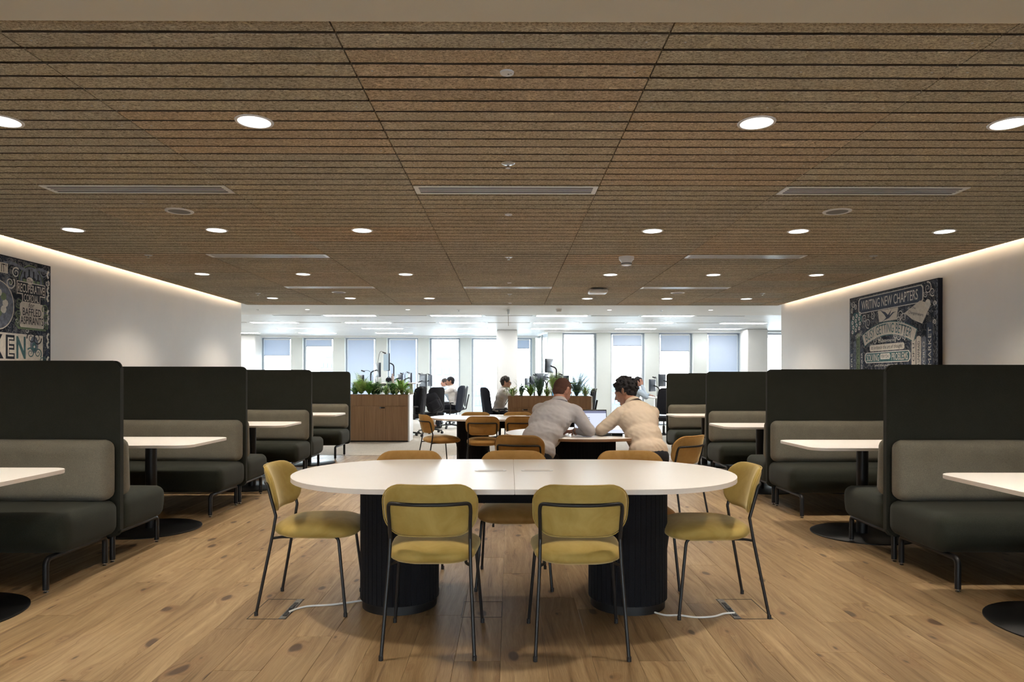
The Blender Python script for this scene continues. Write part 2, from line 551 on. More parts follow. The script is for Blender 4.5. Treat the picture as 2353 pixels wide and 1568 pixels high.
# ------------------------------------------------------------------ the room shell
XL, XR = -4.5, 4.6            # plaster walls
CL, CR = -4.39, 4.49          # edges of the timber ceiling
H = 2.52                      # timber ceiling height
HO = 2.62                     # office ceiling height
YC0, YC1 = 2.33, 11.38        # timber ceiling, near and far edge
YE_L, YE_R = 11.46, 11.55     # wall ends
CARPET_Y = 11.47
WL_Y, WR_Y = 21.45, 19.0      # the two facade lines

# floor: slab with one object per oak plank, carpet beyond
floor = struct('floor', box(-13, 13, -3.2, 24, -0.12, -0.016), M['slab'])
def plank_mesh(length, wd=0.2093):
    bm = box(-wd / 2, wd / 2, 0, length - 0.0015, -0.016, 0.0)
    top = [e for e in bm.edges if all(v.co.z > -0.001 for v in e.verts)]
    bmesh.ops.bevel(bm, geom=top, offset=0.0012, segments=1, affect='EDGES')
    me = bpy.data.meshes.new('plank')
    bmesh.ops.recalc_face_normals(bm, faces=bm.faces[:])
    bm.to_mesh(me); bm.free(); me.materials.append(M['oak'])
    return me
PLW = 0.21
pm = {}
def plank(x, y0, y1):
    key = round(y1 - y0, 3)
    if key not in pm: pm[key] = plank_mesh(key)
    o = bpy.data.objects.new('plank', pm[key]); C.objects.link(o)
    o.location = (x, y0, 0); o.parent = floor
col = 0
k0 = int(math.floor((XL + 0.04) / PLW)); k1 = int(math.ceil((XR + 0.04) / PLW))
OFFS = [0.3, 1.55, 0.9, 2.05, 0.1, 1.3, 1.8, 0.65]
for k in range(k0, k1):
    xc = -0.04 + PLW * (k + 0.5)
    y = -0.4 - 2.1 + OFFS[(k * 3) % 8] + random.uniform(-0.1, 0.1)
    y = round(y, 1)
    while y < CARPET_Y:
        ln = random.choice((2.2, 2.2, 2.2, 1.8))
        y1 = min(y + ln, CARPET_Y)
        if y1 > -0.6: plank(xc, max(y, -1.2), y1)
        y = round(y + ln, 2)
# near, unseen strip joined as one part
bm = bmesh.new(); bx(bm, XL, XR, -3.0, -0.9, -0.016, -0.002)
o = obj('floor_strip', bm, M['oak'], floor); o['kind'] = 'stuff'
obj('carpet', box(-12.5, 12.5, CARPET_Y + 0.012, 23, -0.016, 0.004), M['carpet'], floor)
obj('carpet_trim', box(XL, XR, CARPET_Y, CARPET_Y + 0.012, -0.016, 0.003), M['steel'], floor)

# ceiling: backing slab, timber slats, plaster band, office ceiling
ceil = struct('ceiling', box(-13, 13, -3.2, 24, 2.86, 2.96), M['slab'])
obj('ceiling_backing', box(CL, CR, YC0, YC1, H + 0.022, H + 0.06), M['groove'], ceil)
SW = 0.12
def slat_mesh(x0, x1, seed):
    """a slat with slightly ragged long edges, underside at z=0, x from 0"""
    rnd = random.Random(seed)
    bm = bmesh.new()
    n = 12
    ln = x1 - x0
    rows = []
    for i in range(n + 1):
        x = 0.003 + (ln - 0.006) * i / n
        a = 0.0085 + rnd.uniform(-0.0018, 0.0018); b = SW - 0.0085 + rnd.uniform(-0.0018, 0.0018)
        rows.append([bm.verts.new((x, a, 0.024)), bm.verts.new((x, a + 0.001, 0.002)), bm.verts.new((x, a + 0.004, 0)), bm.verts.new((x, b - 0.004, 0)), bm.verts.new((x, b - 0.001, 0.002)), bm.verts.new((x, b, 0.024))])
    for i in range(n):
        for j in range(5): bm.faces.new((rows[i][j], rows[i + 1][j], rows[i + 1][j + 1], rows[i][j + 1])).material_index = 1 if j in (0, 4) else 0  # long sides coloured dark to stand in for shade in the grooves
    bm.faces.new(rows[0]); bm.faces.new(rows[-1][::-1])
    return bm
seams = [CL, -4.226, -3.026, -1.826, -0.626, 0.573, 1.773, 2.973, 4.173, CR]
rest = bmesh.new()
rest_faces = {}
rowY = []
y = 2.327
while y < YC1 - 0.03: rowY.append(y); y += SW
prnd = random.Random(3)
mesh_cache = {}
count = 0
def panel_tint(ci, pi_):
    return random.Random(ci * 131 + pi_ * 17 + 5).choice((0, 0, 2, 2, 1, 0, 2, 3)) if not (ci == 4 and pi_ == 1) else 3
for ri, y in enumerate(rowY):
    pi_ = (ri + 3) // 5
    for ci in range(len(seams) - 1):
        x0, x1 = seams[ci], seams[ci + 1]
        tint = panel_tint(ci, pi_)
        sliver = (x1 - x0) < 0.5
        if ri < 37 and not sliver:
            key = (ri % 5, round(x1 - x0, 3))
            if key not in mesh_cache:
                bm_ = slat_mesh(0, x1 - x0, key[0] * 7 + 1)
                me = bpy.data.meshes.new('ceiling_slat'); bmesh.ops.recalc_face_normals(bm_, faces=bm_.faces[:])
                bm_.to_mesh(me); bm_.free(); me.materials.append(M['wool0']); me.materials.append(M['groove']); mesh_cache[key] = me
            o = bpy.data.objects.new('ceiling_slat', mesh_cache[key]); C.objects.link(o)
            o.location = (x0, y, H); o.parent = ceil
            o.material_slots[0].link = 'OBJECT'; o.material_slots[0].material = M['wool%d' % tint]
            count += 1
        else:
            vs, fs = bx(rest, x0 + 0.003, x1 - 0.003, y + 0.0085, y + SW - 0.0085, H, H + 0.024)
            for k_, f in enumerate(fs): f.material_index = tint if k_ < 2 else 4  # sides take the painted groove shade here too
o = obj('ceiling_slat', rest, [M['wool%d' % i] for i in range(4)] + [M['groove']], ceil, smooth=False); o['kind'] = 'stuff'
# screw heads
bm = bmesh.new()
for ci in range(2, len(seams) - 2):
    for ri, y in enumerate(rowY[:45]):
        if (ri + 3) % 5 in (1, 4):
            for fx in (0.06, 0.5, 0.94):
                if random.random() < 0.75:
                    lathe_into(bm, [(0.004, H - 0.0015), (0.006, H + 0.001)], 8, seams[ci] + (seams[ci + 1] - seams[ci]) * fx, y + 0.06)
o = obj('screw_head', bm, M['steel'], ceil); o['kind'] = 'stuff'
# plaster soffit nearer than the timber, and the office ceiling
obj('plaster_soffit', box(-4.5, 4.6, -3.0, YC0, 2.50, 2.56), M['soffit'], ceil, smooth=False)
obj('plaster_band', box(-12.5, 12.5, YC1 + 0.03, 14.2, HO, HO + 0.06), M['white_ceiling'], ceil, smooth=False)
obj('edge_fascia', box(CL, CR, YC1, YC1 + 0.03, H, HO + 0.05), M['white_ceiling'], ceil, smooth=False)
bm = bmesh.new()
y = 14.2
while y < 21.9:
    x = -12.5
    bx(bm, -12.5, 12.5, y + 0.004, y + 0.456, HO + 0.001, HO + 0.05)
    y += 0.46
o = obj('metal_panel', bm, M['metal_ceiling'], ceil, smooth=False); o['kind'] = 'stuff'

# plaster walls; the light slot runs between wall and timber ceiling
struct('wall_left', box(XL - 0.15, XL, -3.0, YE_L, -0.016, 2.86), M['wall'], smooth=False)
struct('wall_right', box(XR, XR + 0.15, -3.0, YE_R, -0.016, 2.86), M['wall'], smooth=False)
bm = bmesh.new()     # wall behind the camera; three unseen windows added in it for fill light
FILL_WF = [(-3.5, -1.9), (-0.8, 0.8), (1.9, 3.5)]
for a, b_ in ((XL - 0.15, -3.5), (-1.9, -0.8), (0.8, 1.9), (3.5, XR + 0.15)): bx(bm, a, b_, -3.15, -3.0, -0.016, 2.86)
for a, b_ in FILL_WF: bx(bm, a, b_, -3.15, -3.0, -0.016, 0.25); bx(bm, a, b_, -3.15, -3.0, 2.4, 2.86)
struct('wall_front', bm, M['wall'], smooth=False)
struct('wall_office_left', box(-12.6, XL - 0.15, YE_L - 0.15, YE_L, -0.016, 2.86), M['office_wall'], smooth=False)
struct('wall_office_right', box(XR + 0.15, 12.6, YE_R - 0.15, YE_R, -0.016, 2.86), M['office_wall'], smooth=False)
struct('wall_end_left', box(-12.75, -12.6, YE_L, 23, -0.016, 2.86), M['office_wall'], smooth=False)
struct('wall_end_right', box(12.6, 12.75, YE_R, 23, -0.016, 2.86), M['office_wall'], smooth=False)
# cove linings + LED strips
for side, xe, xw, nm in ((-1, CL, XL, 'left'), (1, CR, XR, 'right')):
    struct('trim_%d' % (1 if side < 0 else 2), box(min(xe - side * 0.06, xw), max(xe - side * 0.06, xw), YC0, YC1, 2.74, 2.78), M['white_ceiling'], smooth=False)
    struct('trim_%d' % (3 if side < 0 else 4), box(xe - side * 0.06, xe - side * 0.04, YC0, YC1, H + 0.06, 2.74), M['white_ceiling'], smooth=False)
    o = obj('led_strip', box(xe - side * 0.035, xe - side * 0.012, YC0 + 0.02, YC1 - 0.02, H + 0.062, H + 0.082), M['cove_light'], None, smooth=False)
    tag(o, 'warm LED strip glowing in the slot above the %s wall' % nm, 'light strip')

# ---- facade
wall_back = struct('wall_back', box(-12.6, 0.95, WL_Y + 0.06, WL_Y + 0.3, 2.60, 2.86), M['office_wall'], smooth=False)
obj('window_header', box(-12.6, 0.95, WL_Y - 0.35, WL_Y + 0.06, 2.565, 2.86), M['white_frame'], wall_back, smooth=False)
obj('window_header', box(0.95, 12.6, WR_Y - 0.35, WR_Y + 0.3, 2.565, 2.86), M['white_frame'], wall_back, smooth=False)
def X_at(px, Y): return P(px, 872, Y).x
win_n = [0]
blinds = []
ordin = ['first', 'second', 'third', 'fourth', 'fifth', 'sixth', 'seventh', 'eighth', 'ninth', 'tenth', 'eleventh', 'twelfth', 'thirteenth', 'fourteenth', 'fifteenth', 'sixteenth', 'seventeenth', 'eighteenth', 'nineteenth', 'twentieth']
def window(x0, x1, Y, blind_z=None, where=''):
    win_n[0] += 1
    bm = bmesh.new()
    ft = 0.035
    for a, b_ in ((x0, x0 + ft), (x1 - ft, x1)): bx(bm, a, b_, Y - 0.04, Y + 0.06, 0.0, 2.565)
    bx(bm, x0, x1, Y - 0.03, Y + 0.06, 2.53, 2.565); bx(bm, x0, x1, Y - 0.03, Y + 0.06, 0.0, 0.05)
    f = struct('window_%d' % win_n[0], bm, M['jamb'], smooth=False)
    bm = bmesh.new()
    for a, b_ in ((x0 + ft, x0 + ft + 0.03), (x1 - ft - 0.03, x1 - ft)): bx(bm, a, b_, Y - 0.02, Y + 0.05, 0.05, 2.53)
    obj('window_frame', bm, M['white_frame'], f, smooth=False)
    obj('pane', box(x0 + ft + 0.03, x1 - ft - 0.03, Y + 0.02, Y + 0.032, 0.05, 2.53), M['glass'], f, smooth=False)
    if blind_z is not None:
        t = thing('roller_blind', 'pale blue roller blind ' + where, 'blind', ((x0 + x1) / 2, Y - 0.07, blind_z), 0, 'roller blinds on the office windows')
        hw = (x1 - x0) / 2 - 0.075
        obj('blind_cloth', box(-hw, hw, -0.001, 0.001, 0.02, 2.50 - blind_z), M['blind'], t, smooth=False)
        obj('bottom_bar', box(-hw, hw, -0.008, 0.008, 0.0, 0.022), M['jamb'], t, smooth=False)
        bm = tube([(-hw, 0, 2.52 - blind_z), (hw, 0, 2.52 - blind_z)], 0.022, 10)
        obj('roller', bm, M['white_frame'], t)
def zy(py, Y): return P(1176, py, Y).z
# left facade
pitch = 1.3124
xs = [(-7.75 + pitch * i, -7.75 + pitch * i + 0.957) for i in range(6)]
bl = [zy(819, WL_Y), zy(798, WL_Y), 0.06, 0.06, None, None]
bdesc = ['lowered two fifths on the window at the far left', 'lowered a quarter on the second window from the left',
         'fully lowered on the third window from the left', 'fully lowered on the fourth window from the left']
for i, (a, b_) in enumerate([(-12.3 + 0.7, -10.65), (-10.35, -9.4)]): window(a, b_, WL_Y)
for i, (a, b_) in enumerate(xs): window(a, b_, WL_Y, bl[i], bdesc[i] if bl[i] is not None else '')
window(X_at(1180, WL_Y), X_at(1222, WL_Y), WL_Y, zy(802, WL_Y), 'lowered a little beside the white round-edged column')
def pier(x0, x1, Y, depth=0.33):
    obj('pier', box(x0, x1, Y - depth + 0.12, Y + 0.12, -0.016, 2.60), M['pier'], wall_back, smooth=False)
edges = [(-12.6, -11.6), (-10.65, -10.35), (-9.4, X_at(604, WL_Y))]
for a, b_ in edges: pier(a, b_, WL_Y)
for i in range(5): pier(xs[i][1], xs[i + 1][0], WL_Y)
pier(xs[5][1], X_at(1180, WL_Y), WL_Y)
pier(X_at(1222, WL_Y), X_at(1230, WL_Y), WL_Y)
# glazed return between the two facade lines
win_n[0] += 1
a = Vector((X_at(1230, WL_Y), WL_Y)); b2 = Vector((X_at(1258, WR_Y + 0.1), WR_Y + 0.12))
f = struct('window_%d' % win_n[0], prism([(a.x, a.y), (a.x + 0.05, a.y), (b2.x + 0.05, b2.y), (b2.x, b2.y)], -0.016, 0.06), M['white_frame'], smooth=False)
obj('pane', prism([(a.x + 0.02, a.y), (a.x + 0.03, a.y), (b2.x + 0.03, b2.y), (b2.x + 0.02, b2.y)], 0.06, 2.60), M['glass'], f, smooth=False)
for s in (0.5,):
    q = a.lerp(b2, s)
    obj('window_frame', box(q.x, q.x + 0.05, q.y - 0.03, q.y + 0.03, 0.06, 2.60), M['white_frame'], f, smooth=False)
# right facade
pr = 1.3284
x8 = X_at(1291, WR_Y)
xr = [(x8 + pr * i, x8 + pr * i + 0.945) for i in range(4)]
br = [None, zy(795.6, WR_Y), zy(808, WR_Y), 0.06]
bdr = ['', 'lowered a quarter behind the curly-haired man', 'lowered two fifths above the last two monitors on the right', 'fully lowered beside the column at the right']
for i, (a_, b_) in enumerate(xr): window(a_, b_, WR_Y, br[i], bdr[i])
window(6.78, 7.74, WR_Y); window(8.1, 9.05, WR_Y); window(9.4, 10.4, WR_Y); window(10.8, 11.8, WR_Y)
pier(X_at(1258, WR_Y), xr[0][0], WR_Y)
for i in range(3): pier(xr[i][1], xr[i + 1][0], WR_Y)
pier(xr[3][1], 6.78, WR_Y); pier(7.74, 8.1, WR_Y); pier(9.05, 9.4, WR_Y); pier(10.4, 10.8, WR_Y); pier(11.8, 12.6, WR_Y)
# columns
def column(px0, px1, Y, label):
    x0, x1 = X_at(px0, Y), X_at(px1, Y)
    o = obj('column', box(x0, x1, Y, Y + 0.55, 0.004, HO, 0.03, 3), M['office_wall'])
    tag(o, label, 'column')
column(1141, 1189, 18.4, 'white square column standing in front of the windows at the centre')
column(1717, 1765, 18.0, 'white square column near the right wall in front of the windows')
column(500, 586, 20.6, 'pale grey column at the far left of the windows')

for i, (a, b_) in enumerate(FILL_WF):  # unseen windows and blinds, added to shape soft light from behind
    bm = bmesh.new()
    for p0, p1, q0, q1 in ((a, a + 0.05, 0.25, 2.4), (b_ - 0.05, b_, 0.25, 2.4), (a, b_, 0.25, 0.3), (a, b_, 2.35, 2.4)): bx(bm, p0, p1, -3.12, -3.03, q0, q1)
    win_n[0] += 1
    f = struct('window_%d' % win_n[0], bm, M['white_frame'], smooth=False)
    obj('pane', box(a + 0.05, b_ - 0.05, -3.08, -3.07, 0.3, 2.35), M['glass'], f, smooth=False)
    o = obj('roller_blind', box(a + 0.03, b_ - 0.03, -3.01, -3.006, 1.0, 2.38), M['blind'], None, smooth=False); tag(o, 'unseen added pale blue roller blind behind the camera, %s fill window' % ('left', 'middle', 'right')[i], 'blind', 'added roller blinds behind the camera')
# ---- city outside (far, bright)
M['tower'] = plain('pale_tower_stone', (0.070, 0.077, 0.082), 0.8, var=0.04, scale=0.1)
M['tower_win'] = plain('tower_window_glass', (0.058, 0.068, 0.078), 0.4, var=0.04, scale=0.1)
M['tower_roof'] = plain('tower_roof', (0.07, 0.078, 0.084), 0.8, var=0.04)
M['hazy_ground'] = plain('hazy_city_ground', (0.42, 0.43, 0.43), 0.9, var=0.1, scale=0.05)
struct('ground_outside', box(-1200, 1200, -1200, 1200, -60.5, -60), M['hazy_ground'], smooth=False)
city = [(985, 1052, 828, 150, 'pale office tower seen through the fifth window from the left'),
        (1086, 1118, 886, 210, 'low pale tower seen through the window left of the centre column'),
        (1318, 1366, 868, 170, 'pale stepped tower seen behind the plants on the right planter'),
        (1392, 1432, 902, 190, 'low pale block seen beside the curly-haired man'),
        (735, 772, 824, 230, 'slim pale tower seen through the second window from the left'),
        (628, 672, 866, 260, 'distant pale block seen low in the window at the far left')]
for (pa, pb, pt, Y, lab) in city:
    x0, x1 = X_at(pa, Y), X_at(pb, Y); zt = P(1176, pt, Y).z
    t = thing('tower_block', lab, 'building', ((x0 + x1) / 2, Y, -60), 0, 'towers outside the windows')
    hw = (x1 - x0) / 2
    obj('tower_wall', box(-hw, hw, 0, 22, 0, zt + 60), M['tower'], t, smooth=False)
    obj('roof', box(-hw * 0.6, hw * 0.5, 3, 15, zt + 60, zt + 62.5), M['tower_roof'], t, smooth=False)
    bm = bmesh.new()
    nx = max(4, int(hw * 2 / 1.7)); z = zt + 60 - 1.5
    while z > zt + 60 - 45:
        for i in range(nx):
            cx = -hw + (i + 0.5) * 2 * hw / nx
            bx(bm, cx - 0.5, cx + 0.5, -0.12, 0.05, z - 1.7, z - 0.2)
        z -= 3.0
    o = obj('window', bm, M['tower_win'], t, smooth=False); o['kind'] = 'stuff'

# ------------------------------------------------------------------ ceiling fittings
def make_downlight():
    t = thing('downlight', '', 'downlight')
    bm = bmesh.new()
    lathe_into(bm, [(0.076, 0.0), (0.076, -0.004), (0.088, -0.004), (0.09, 0.0)], 36, caps=False)
    obj('trim_ring', bm, M['white_plastic'], t)
    obj('diffuser', lathe([(0.076, -0.0022), (0.076, -0.0005)], 36), M['lamp_white'], t)
    l = bpy.data.lights.new('downlight_lamp', 'SPOT')
    l.shadow_soft_size = 0.06; l.energy = DOWN_W; l.color = (1.0, 0.90, 0.76); l.spot_size = R(120); l.spot_blend = 0.95
    lo = bpy.data.objects.new('downlight_lamp', l); C.objects.link(lo); lo.parent = t; lo.location = (0, 0, -0.006)
    return t
dl0 = make_downlight()
rows_y = [3.29, 5.69, 8.07, 10.46]
rown = ['nearest the camera', 'second from the camera', 'third from the camera', 'farthest from the camera']
coln = {-3.63: 'leftmost', -2.44: 'second from left', -1.23: 'third from left', 1.19: 'third from right', 2.41: 'second from right', 3.63: 'rightmost'}
used = False
for ri, Y in enumerate(rows_y):
    for x in (-3.63, -2.44, -1.23, 1.19, 2.41, 3.63):
        if ri == 0 and abs(x) > 3: continue
        nm = coln[x]
        if ri == 0: nm = {-2.44: 'leftmost', -1.23: 'second from left', 1.19: 'second from right', 2.41: 'rightmost'}[x]
        lab = 'round white lit downlight, %s in the timber ceiling row %s' % (nm, rown[ri])
        if not used: o = dl0; o.location = (x, Y, H); o['label'] = lab; o['group'] = 'round downlights in the timber ceiling'; used = True
        else: o = dup(dl0, (x, Y, H), 0, lab, 'round downlights in the timber ceiling')
# the same lamps carry on over the camera's own position and at the two outer ends of the first row
for Y, z in ((0.6, 2.5), (-1.8, 2.5)):
    for x in (-2.44, 2.41):
        dup(dl0, (x, Y, z), 0, 'round white lit downlight in the plaster ceiling, %s %s of the camera' % ('above and' if Y > 0 else 'behind and', 'left' if x < 0 else 'right'), 'downlights behind the camera')
for x in (-3.63, 3.63):
    dup(dl0, (x, 3.29, H), 0, 'round white lit downlight beyond the frame at the %s end of the nearest row' % ('left' if x < 0 else 'right'), 'round downlights in the timber ceiling')

def make_vent():
    t = thing('air_grille', '', 'vent')
    W, Dp = 1.19, 0.172
    bm = bmesh.new()
    e = 0.022
    bx(bm, -W / 2, W / 2, 0, e, -0.003, 0.004); bx(bm, -W / 2, W / 2, Dp - e, Dp, -0.003, 0.004)
    bx(bm, -W / 2, -W / 2 + 0.03, e, Dp - e, -0.003, 0.004); bx(bm, W / 2 - 0.03, W / 2, e, Dp - e, -0.003, 0.004)
    obj('grille_frame', bm, M['grille_white'], t, smooth=False)
    obj('void_shade_sheet', box(-W / 2 + 0.03, W / 2 - 0.03, e, Dp - e, -0.0006, 0.004), M['dark_void'], t, smooth=False)  # black sheet painted as the shade of the hollow behind the blades
    for k in range(3):
        y = e + (Dp - 2 * e) * (k + 1) / 4
        obj('grille_blade', box(-W / 2 + 0.03, W / 2 - 0.03, y - 0.006, y + 0.006, -0.0022, 0.0), M['grille_white'], t, smooth=False)
    return t
v0 = make_vent(); used = False
VX = {-1: -2.426, 0: -0.026, 1: 2.373}
vn = {-1: 'left', 0: 'centre', 1: 'right'}
for Y, nm, cols in ((4.385, 'nearest row', (-1, 0, 1)), (6.79, 'middle row', (-1, 1)), (9.14, 'farthest row', (-1, 0, 1))):
    for c_ in cols:
        lab = 'long slotted aluminium air grille in the timber ceiling, %s of the %s' % (vn[c_], nm)
        if not used: v0.location = (VX[c_], Y, H - 0.001); v0['label'] = lab; v0['group'] = 'linear air grilles'; used = True
        else: dup(v0, (VX[c_], Y, H - 0.001), 0, lab, 'linear air grilles')

def make_speaker():
    t = thing('ceiling_speaker', '', 'speaker')
    bm = bmesh.new(); lathe_into(bm, [(0.075, -0.001), (0.078, -0.007), (0.098, -0.005), (0.1, 0.001)], 36, caps=False)
    obj('bezel', bm, M['white_plastic'], t)
    obj('speaker_mesh', lathe([(0.0765, -0.004), (0.0765, 0.0)], 36), M['grey_mesh'], t)
    return t
s0 = make_speaker(); used = False
for x, Y, lab in ((-2.44, 5.05, 'round grey-meshed ceiling speaker behind the near left air grille'), (2.41, 5.02, 'round grey-meshed ceiling speaker behind the near right air grille'),
                  (-2.44, 9.75, 'round ceiling speaker behind the far left air grille'), (2.40, 9.75, 'round ceiling speaker behind the far right air grille')):
    if not used: s0.location = (x, Y, H); s0['label'] = lab; s0['group'] = 'ceiling speakers'; used = True
    else: dup(s0, (x, Y, H), 0, lab, 'ceiling speakers')

def make_disc(r=0.029):
    t = thing('ceiling_sensor', '', 'sensor')
    obj('sensor_cover', lathe([(r * 0.7, -0.008), (r * 0.95, -0.006), (r, 0.0)], 24), M['white_plastic'], t)
    bm = bmesh.new(); lathe_into(bm, [(0.004, -0.0095), (0.005, -0.006)], 10, 0.006, 0); lathe_into(bm, [(0.002, -0.0095), (0.003, -0.006)], 8, 0.016, -0.006)
    obj('sensor_eye', bm, M['grey_mesh'], t)
    return t
def make_sprinkler():
    t = thing('sprinkler_head', '', 'sprinkler')
    obj('rosette', lathe([(0.012, -0.006), (0.03, -0.006), (0.04, 0.0)], 24), M['steel'], t)
    bm = bmesh.new()
    lathe_into(bm, [(0.007, -0.022), (0.007, -0.004)], 10)
    lathe_into(bm, [(0.016, -0.028), (0.016, -0.025)], 14)
    obj('nozzle', bm, M['chrome'], t)
    return t
d0 = make_disc(); used = False
for x, Y, lab, z in ((-0.012, 2.756, 'white round presence sensor in the ceiling, nearest the camera', H), (-0.01, 5.13, 'small white round sensor behind the near centre air grille', H),
                  (-0.005, 8.76, 'tiny white round sensor before the far centre air grille', H), (0.005, 11.1, 'tiny white round sensor at the far edge of the timber ceiling', H)):
    if not used: d0.location = (x, Y, z); d0['label'] = lab; d0['group'] = 'round sensors'; used = True
    else: dup(d0, (x, Y, z), 0, lab, 'round sensors')
sp0 = make_sprinkler(); used = False
spr = [(-0.01, 3.92, 'steel sprinkler head before the near centre air grille', H), (-0.01, 6.92, 'steel sprinkler head in the centre bay between the two left and right grilles', H),
       (0.0, 9.93, 'steel sprinkler head behind the far centre air grille', H), (-3.62, 6.85, 'steel sprinkler head near the left wall, middle distance', H), (3.64, 6.82, 'steel sprinkler head near the right wall, middle distance', H),
       (-3.64, 9.88, 'steel sprinkler head near the left wall, far end', H), (3.63, 9.8, 'steel sprinkler head near the right wall, far end', H),
       (X_at(593, 13.2), 13.2, 'sprinkler head in the white office ceiling, left', HO), (X_at(1054, 13.2), 13.2, 'sprinkler head in the white office ceiling, left of centre', HO), (X_at(1519, 13.2), 13.2, 'sprinkler head in the white office ceiling, right', HO),
       (X_at(822, 15.6), 15.6, 'small sprinkler head between the office light rows, left', HO), (X_at(1498, 15.3), 15.3, 'small sprinkler head between the office light rows, right', HO)]
for x, Y, lab, z in spr:
    if not used: sp0.location = (x, Y, z); sp0['label'] = lab; sp0['group'] = 'sprinkler heads'; used = True
    else: dup(sp0, (x, Y, z), 0, lab, 'sprinkler heads')
t = thing('smoke_detector', 'white smoke detector hanging below the timber ceiling, right of centre', 'detector', (1.18, 6.9, H))
obj('detector_base', lathe([(0.075, -0.03), (0.078, 0.0)], 28), M['white_plastic'], t)
obj('detector_head', lathe([(0.035, -0.088), (0.05, -0.085), (0.055, -0.05), (0.07, -0.03)], 28), M['white_plastic'], t)
obj('detector_slot', lathe([(0.0535, -0.078), (0.0535, -0.064)], 28), M['grey_mesh'], t)
t = thing('smoke_detector', 'small white smoke detector on the white office ceiling, right of centre', 'detector', (X_at(1284, 13.0), 13.0, HO))
obj('detector_base', lathe([(0.06, -0.02), (0.06, 0.0)], 20), M['white_plastic'], t)
obj('detector_head', lathe([(0.035, -0.055), (0.045, -0.05), (0.05, -0.02)], 20), M['white_plastic'], t)
t = thing('wireless_access_point', 'white rounded wireless access point under the timber ceiling', 'access point', (1.2, 9.3, H))
obj('mount', box(-0.07, 0.07, -0.07, 0.07, -0.02, 0.0, 0.004), M['grey_mesh'], t)
bm = soft_box(0.25, 0.25, 0.05, 0.02, 0, 6); xform(bm, Matrix.Translation((0, 0, -0.046))); obj('access_point_cover', bm, M['white_plastic'], t)
t = thing('exit_sign', 'thin hanging exit sign seen edge on, at the centre of the office ceiling', 'sign', (X_at(1168, 13.2), 13.2, HO))
obj('sign_bracket', box(-0.02, 0.02, -0.15, 0.15, -0.09, 0.0, 0.003), M['steel'], t)
obj('sign_plate', box(-0.004, 0.004, -0.17, 0.17, -0.32, -0.09), M['white_plastic'], t)

# small office downlights
def make_small_dl():
    t = thing('small_downlight', '', 'downlight')
    bm = bmesh.new(); lathe_into(bm, [(0.04, 0), (0.04, -0.003), (0.05, -0.003), (0.052, 0)], 20, caps=False)
    obj('trim_ring', bm, M['white_plastic'], t)
    obj('diffuser', lathe([(0.04, -0.002), (0.04, -0.0005)], 20), M['lamp_white'], t)
    return t
q0 = make_small_dl(); used = False
for px, lab in ((706, 'far left'), (937, 'left of centre'), (1400, 'right of centre'), (1633, 'far right')):
    lab = 'small warm downlight in the white office ceiling band, ' + lab
    if not used: q0.location = (X_at(px, 13.15), 13.15, HO); q0['label'] = lab; q0['group'] = 'small office downlights'; used = True
    else: dup(q0, (X_at(px, 13.15), 13.15, HO), 0, lab, 'small office downlights')

# linear office lights
def make_linear():
    t = thing('linear_ceiling_light', '', 'ceiling light')
    L_, Wd = 1.09, 0.30
    bm = bmesh.new()
    for a, b_, c_, d_ in ((-L_ / 2, L_ / 2, 0, 0.015), (-L_ / 2, L_ / 2, Wd - 0.015, Wd), (-L_ / 2, -L_ / 2 + 0.015, 0, Wd), (L_ / 2 - 0.015, L_ / 2, 0, Wd)): bx(bm, a, b_, c_, d_, -0.004, 0.002)
    obj('light_frame', bm, M['white_plastic'], t, smooth=False)
    obj('diffuser', box(-L_ / 2 + 0.015, L_ / 2 - 0.015, 0.015, Wd - 0.015, -0.002, 0.001), M['linear_white'], t, smooth=False)
    return t
l0 = make_linear(); used = False
cn = ['eighth', 'seventh', 'sixth']
for ri in range(4):
    Y = 14.25 + 1.83 * ri
    for k in range(-3, 5):
        x = -3.36 + 2.23 * k
        if abs(x) > 4.3 + ri * 1.6 + 0.6: continue
        if ri == 3 and 1.0 < x: Y_ = 19.74; 
        if ri == 3 and x > 0.5: continue
        rnk = ['nearest', 'second', 'third', 'farthest'][ri]
        place = '%.0f' % 0
        pos = {-3: 'far left end', -2: 'left end', -1: 'left side', 0: 'left of the plants line', 1: 'just left of centre', 2: 'just right of centre', 3: 'right side', 4: 'right end'}[k]
        pos = {-3: 'fifth left of', -2: 'third left of', -1: 'third left of', 0: 'second left of', 1: 'first left of', 2: 'first right of', 3: 'second right of', 4: 'third right of'}[k]
        if k == -2: pos = 'fourth left of'
        lab = 'linear white ceiling light, %s the hanging sign in the %s office row' % (pos, rnk)
        if not used: l0.location = (x, Y, HO - 0.0005); l0['label'] = lab; l0['group'] = 'linear office lights'; used = True
        else: dup(l0, (x, Y, HO - 0.0005), 0, lab, 'linear office lights')
# slot diffusers between the lights
sl0 = None
for ri, Y in ((0, 14.33), (1, 16.1)):
    for k in range(-2, 4):
        x = -3.36 + 1.115 + 2.23 * k
        lab = 'thin white slot air diffuser in the office ceiling, %s row, %s along' % (['near', 'far'][ri], ordin[k + 2])
        if sl0 is None:
            sl0 = thing('slot_diffuser', lab, 'vent', (x, Y, HO), 0, 'slot diffusers in the office ceiling')
            obj('slot_frame', box(-0.5, 0.5, 0, 0.09, -0.006, 0.0), M['white_plastic'], sl0, smooth=False)
            obj('slot', box(-0.49, 0.49, 0.03, 0.06, -0.0075, -0.005), M['grey_mesh'], sl0, smooth=False)
        else: dup(sl0, (x, Y, HO), 0, lab, 'slot diffusers in the office ceiling')

